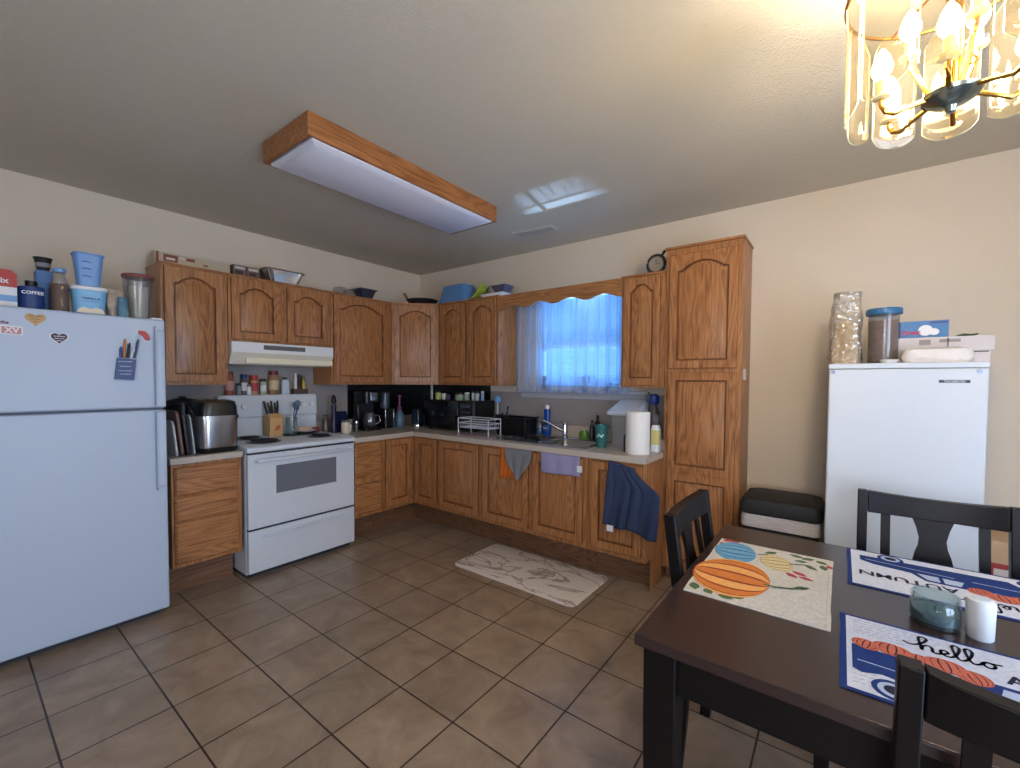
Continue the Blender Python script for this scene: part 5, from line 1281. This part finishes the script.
# ---- placemats
MZ = TZ+.0005
def blob(cx, cy, rx, ry, n=18, rot=0):
    return [(cx+rx*cos(a)*cos(rot)-ry*sin(a)*sin(rot), cy+rx*cos(a)*sin(rot)+ry*sin(a)*cos(rot)) for a in [2*pi*k/n for k in range(n)]]
def mul(a, o): return (a[0]*o, a[1]*o)
XY = ((0, 0, 0), (1, 0, 0), (0, 1, 0), (0, 0, 1))
def leaf(g, cx, cy, L_, w_, rot, z, d=.0003):
    P = []
    for k in range(9):
        t = k/8; P.append((t*L_, w_*sin(pi*t)))
    for k in range(7, 0, -1):
        t = k/8; P.append((t*L_, -w_*sin(pi*t)))
    P = [(cx+x*cos(rot)-y*sin(rot), cy+x*sin(rot)+y*cos(rot)) for x, y in P]
    g.prism(P, (0, 0, z), (1, 0, 0), (0, 1, 0), (0, 0, 1), d)
def wavy(g, hx, hy, z0, z1, seed):
    """cloth mat body with slightly uneven edges"""
    rnd = random.Random(seed); P = []
    for (ax, ay), (bx2, by2) in (((-hx, -hy), (hx, -hy)), ((hx, -hy), (hx, hy)), ((hx, hy), (-hx, hy)), ((-hx, hy), (-hx, -hy))):
        for k in range(8):
            t = k/8; P.append((ax+(bx2-ax)*t+rnd.uniform(-.0015, .0015), ay+(by2-ay)*t+rnd.uniform(-.0015, .0015)))
    g.loft([[(x, y, z0) for x, y in P], [(x, y, z1) for x, y in P]])
def pc(name, c, **k): return mat(name, rgb(*c), .95, spec=.1, noise=k.get('noise', .18), nscale=110, bump=.3, bscale=250)
OATM = pc('oatmeal_weave', (196, 190, 180), noise=.34)
def pumpkin(g, cx, cy, rx, ry, mi, mis, z, rot=0, dz=.0002, mi2=None):
    """ribbed pumpkin, seen from the side; stem end towards +y before rotation"""
    def tr(x, y): return (cx+x*cos(rot)-y*sin(rot), cy+x*sin(rot)+y*cos(rot))
    g.mi = mis
    g.prism([tr(rx*1.0*cos(a), ry*sin(a)*(1 if sin(a) < 0 else .86)) for a in [2*pi*k/28 for k in range(28)]], (0, 0, z), (1, 0, 0), (0, 1, 0), (0, 0, 1), .0003)
    NS = 7
    for k in range(NS):
        t0 = -pi/2+pi*k/NS+.05; t1 = -pi/2+pi*(k+1)/NS-.05
        P = []
        for q in range(11):
            f = -1.35+2.7*q/10; P.append((rx*sin(t0)*cos(f)**.8, ry*sin(f)*(1 if f < 0 else .88)*(1-.06*abs(sin(t0)))))
        for q in range(10, -1, -1):
            f = -1.35+2.7*q/10; P.append((rx*sin(t1)*cos(f)**.8, ry*sin(f)*(1 if f < 0 else .88)*(1-.06*abs(sin(t1)))))
        g.mi = mi if (k % 2 or mi2 is None) else mi2
        g.prism([tr(*p) for p in P], (0, 0, z+.0003), (1, 0, 0), (0, 1, 0), (0, 0, 1), .0003)
# harvest placemat: reads upright for someone at the left end of the table (design up = +x)
g = G()
wavy(g, .268, .179, 0, .0028, 3)      # local: u along x (width), v along y (up)
zt = .0028
mats_h = [OATM, pc('pumpkin_orange', (206, 122, 62), noise=.3), pc('pumpkin_red', (150, 66, 48), noise=.25), pc('pumpkin_blue', (108, 158, 190)), pc('pumpkin_deep_blue', (46, 92, 128)), pc('leaf_green', (86, 104, 72), noise=.35), pc('gourd_cream', (206, 190, 142)), pc('berry', (170, 66, 74)), pc('weave_seam', (178, 168, 154)), pc('gourd_line', (150, 104, 72)), pc('pumpkin_amber', (226, 164, 96), noise=.25)]
g.mi = 8
g.ribbon([(-.258, -.169), (.258, -.169), (.258, .169), (-.258, .169), (-.258, -.169)], .0016, (0, 0, zt), (1, 0, 0), (0, 1, 0), (0, 0, 1), .0002)
g.mi = 5
for cx, cy, L_, w_, ro in ((.20, -.165, .05, .015, .3), (.225, -.13, .035, .014, .9), (.17, -.16, .05, .014, 2.6), (.24, -.09, .045, .013, 1.5), (.235, -.06, .05, .013, 2.2), (.215, -.10, .04, .013, 2.9), (-.22, .09, .045, .013, 2.2), (-.235, .13, .04, .013, 1.0), (-.2, .15, .045, .012, .2), (-.17, .10, .05, .011, .9), (-.245, .05, .05, .012, 1.3), (-.19, .07, .04, .011, 1.8), (-.20, -.02, .05, .012, 2.4), (.055, .085, .05, .011, 2.2)):
    leaf(g, cx, cy, L_, w_, ro, zt)
g.mi = 7
for cx, cy, L_, w_, ro in ((-.085, .07, .05, .011, 1.1), (-.06, .055, .045, .011, .9), (-.05, .09, .045, .010, 1.3), (-.24, -.165, .04, .014, 2.6), (-.25, -.15, .04, .013, 1.8), (-.225, -.17, .04, .012, .3), (-.21, .165, .03, .01, .4)):
    leaf(g, cx, cy, L_, w_, ro, zt)
pumpkin(g, -.150, -.105, .100, .072, 3, 4, zt+.0001, .15)
pumpkin(g, -.13, .025, .072, .052, 6, 9, zt+.0001, .3)
pumpkin(g, .085, -.075, .150, .118, 1, 2, zt+.0011, 0, mi2=10)
g.mi = 5
S_ = [(.088, .012), (.085, .045), (.07, .08), (.05, .105), (.035, .12)]
g.ribbon(S_, .009, (0, 0, zt+.0024), (1, 0, 0), (0, 1, 0), (0, 0, 1), .0003)
g.ribbon([(-.165, -.04), (-.19, -.01)], .006, (0, 0, zt+.0016), (1, 0, 0), (0, 1, 0), (0, 0, 1), .0003)
g.ribbon([(-.14, .06), (-.16, .09), (-.165, .12)], .006, (0, 0, zt+.0016), (1, 0, 0), (0, 1, 0), (0, 0, 1), .0003)
solo(g, 'placemat', 'oatmeal placemat with orange and blue pumpkins at the left end of the table', 'placemat', mats_h, (3.672, -1.722, MZ), radians(-90), smooth=False)

# truck placemats
mats_t = [pc('mat_linen', (202, 204, 214), noise=.2), pc('mat_navy', (38, 58, 112)), pc('mat_rust', (196, 106, 84), noise=.3), pc('mat_dark', (44, 44, 62)), pc('mat_window', (176, 186, 208)), pc('mat_script_grey', (150, 152, 170))]
def hello_strokes():
    """cursive 'hello' as a polyline through control points (unit height ~1)"""
    P = [(-.5, .35), (-.25, .25), (.05, .5), (.3, 1.0), (.2, 1.2), (.05, 1.05), (.05, .5), (.05, 0), (.12, .35), (.3, .5), (.4, .38), (.4, .05), (.52, 0),
         (.7, .12), (.88, .3), (.82, .46), (.68, .4), (.66, .15), (.8, 0), (1.0, .1),
         (1.2, .55), (1.3, 1.0), (1.2, 1.2), (1.08, 1.0), (1.1, .3), (1.2, 0), (1.38, .12),
         (1.58, .55), (1.68, 1.0), (1.58, 1.2), (1.46, 1.0), (1.48, .3), (1.58, 0), (1.76, .1),
         (1.9, .35), (2.05, .45), (2.2, .3), (2.12, .05), (1.95, .02), (1.86, .22), (1.98, .42), (2.2, .44), (2.45, .5)]
    out = []
    for i in range(len(P)-1):
        p0, p1, p2, p3 = P[max(i-1, 0)], P[i], P[i+1], P[min(i+2, len(P)-1)]
        for k in range(5):
            t = k/5
            f = lambda a, b, c_, d_: .5*((2*b)+(-a+c_)*t+(2*a-5*b+4*c_-d_)*t*t+(-a+3*b-3*c_+d_)*t**3)
            out.append((f(p0[0], p1[0], p2[0], p3[0]), f(p0[1], p1[1], p2[1], p3[1])))
    return out
def truck_mat(label, loc, rz):
    g = G(); hx, hy = .272, .181
    g.mi = 1; wavy(g, hx, hy, 0, .0026, 8)
    A = ((0, 0, .0026), (1, 0, 0), (0, 1, 0), (0, 0, 1))
    g.mi = 0; g.prism([(-hx+.012, -hy+.010), (hx-.012, -hy+.010), (hx-.012, hy-.010), (-hx+.012, hy-.010)], *A, .0004)
    B_ = ((0, 0, .0030), (1, 0, 0), (0, 1, 0), (0, 0, 1))
    # grey script lines top-left
    g.mi = 5
    for r_ in range(6):
        y = .155-r_*.014
        x = -.245
        while x < -.10-.01*r_:
            L_ = random.uniform(.006, .018); g.ribbon([(x, y), (x+L_, y+.002)], .0022, *B_, .0002); x += L_+.006
    for r_ in range(7):
        y = -.05-r_*.016
        x = -.25
        while x < -.215: L_ = random.uniform(.006, .014); g.ribbon([(x, y), (x+L_, y+.001)], .002, *B_, .0002); x += L_+.005
    # truck: bed at left, cab at right
    g.mi = 1
    g.prism([(-.25, .02), (-.03, .0), (-.03, -.125), (-.13, -.13), (-.15, -.095), (-.20, -.085), (-.235, -.10), (-.25, -.09)], *B_, .0003)
    g.prism([(-.03, .0), (-.015, .022), (.075, .02), (.105, -.03), (.20, -.045), (.235, -.07), (.235, -.12), (-.03, -.125)], *B_, .0003)
    g.prism(blob(-.185, -.135, .036, .036), (0, 0, .0031), *B_[1:], .0003); g.prism(blob(.15, -.135, .036, .036), (0, 0, .0031), *B_[1:], .0003)
    g.mi = 4
    g.prism([(-.018, -.035), (-.006, .008), (.03, .008), (.03, -.037)], (0, 0, .0033), *B_[1:], .0003); g.prism([(.04, -.037), (.04, .008), (.07, .006), (.09, -.038)], (0, 0, .0033), *B_[1:], .0003)
    for cx in (-.185, .15):
        g.mi = 4; g.prism(blob(cx, -.135, .026, .026), (0, 0, .0034), *B_[1:], .0003)
        g.mi = 3; g.prism(blob(cx, -.135, .016, .016), (0, 0, .0037), *B_[1:], .0003)
    g.mi = 4; g.ribbon([(-.24, -.05), (-.04, -.058)], .003, (0, 0, .0033), *B_[1:], .0003); g.ribbon([(.0, -.06), (.22, -.085)], .003, (0, 0, .0033), *B_[1:], .0003)
    # pumpkins heaped in the bed
    for k, (cx, cy, rx, ry) in enumerate(((-.222, .036, .028, .026), (-.175, .045, .036, .032), (-.128, .030, .032, .030), (-.088, .040, .036, .032), (-.046, .022, .030, .030))):
        pumpkin(g, cx, cy, rx, ry, 2, 3, .0031+.0001*k, .1*(k-2), .0001)
    g.mi = 3
    s_ = .056
    st_ = [(-.122+p[0]*s_, .088+p[1]*s_) for p in hello_strokes()]
    g.ribbon(st_, .0058, (0, 0, .0034), *B_[1:], .0003)
    g.text('AUTUMN', .056, (.125, .040, .0034), (1, 0, 0), (0, 1, 0), (0, 0, 1), .0004, .001)
    solo(g, 'placemat', label, 'placemat', mats_t, loc, rz, smooth=False)
truck_mat('hello autumn truck placemat facing the far chair, upside down in view', (4.162, -1.442, MZ), radians(180))
truck_mat('hello autumn truck placemat in front of the nearest chair', (4.143, -2.040, MZ), 0)

# ---- candle and lid
cd = thing('candle_jar', 'clear glass candle jar with teal wax on the table', 'candle', (4.068, -1.768, MZ-.0005))
obj(G().lathe([(0, 0), (.046, 0), (.049, .003), (.0495, .010), (.0495, .054), (.0465, .060), (.0465, .066), (.049, .067), (.049, .071), (.0465, .072), (.0465, .079), (.044, .079), (.044, .060), (.047, .052), (.047, .012), (0, .010)], n=36), 'glass_jar', clear_mat('candle_glass', rgb(205, 226, 226), .05, .04, .13), cd)
obj(G().lathe([(0, .0105), (.0465, .0125), (.0465, .035), (0, .035)], n=36), 'wax', mat('teal_wax', rgb(56, 92, 102), .5), cd)
obj(G().tube([(0, 0, .0355), (.001, 0, .048)], .0012, 6), 'wick', BLACKM, cd)
cl = thing('white_canister', 'small white cylindrical air freshener standing beside the candle jar', 'air freshener', (4.146, -1.790, MZ-.0005))
obj(G().lathe([(0, 0), (.023, 0), (.025, .003), (.027, .09), (.025, .096), (.02, .098), (0, .098)], n=32), 'casing', WHITE2, cl)
obj(G().lathe([(.0, .0982), (.018, .0982), (.017, .0995), (0, .0995)], n=24), 'top_disc', mat('disc_white', rgb(206, 210, 216), .5), cl)
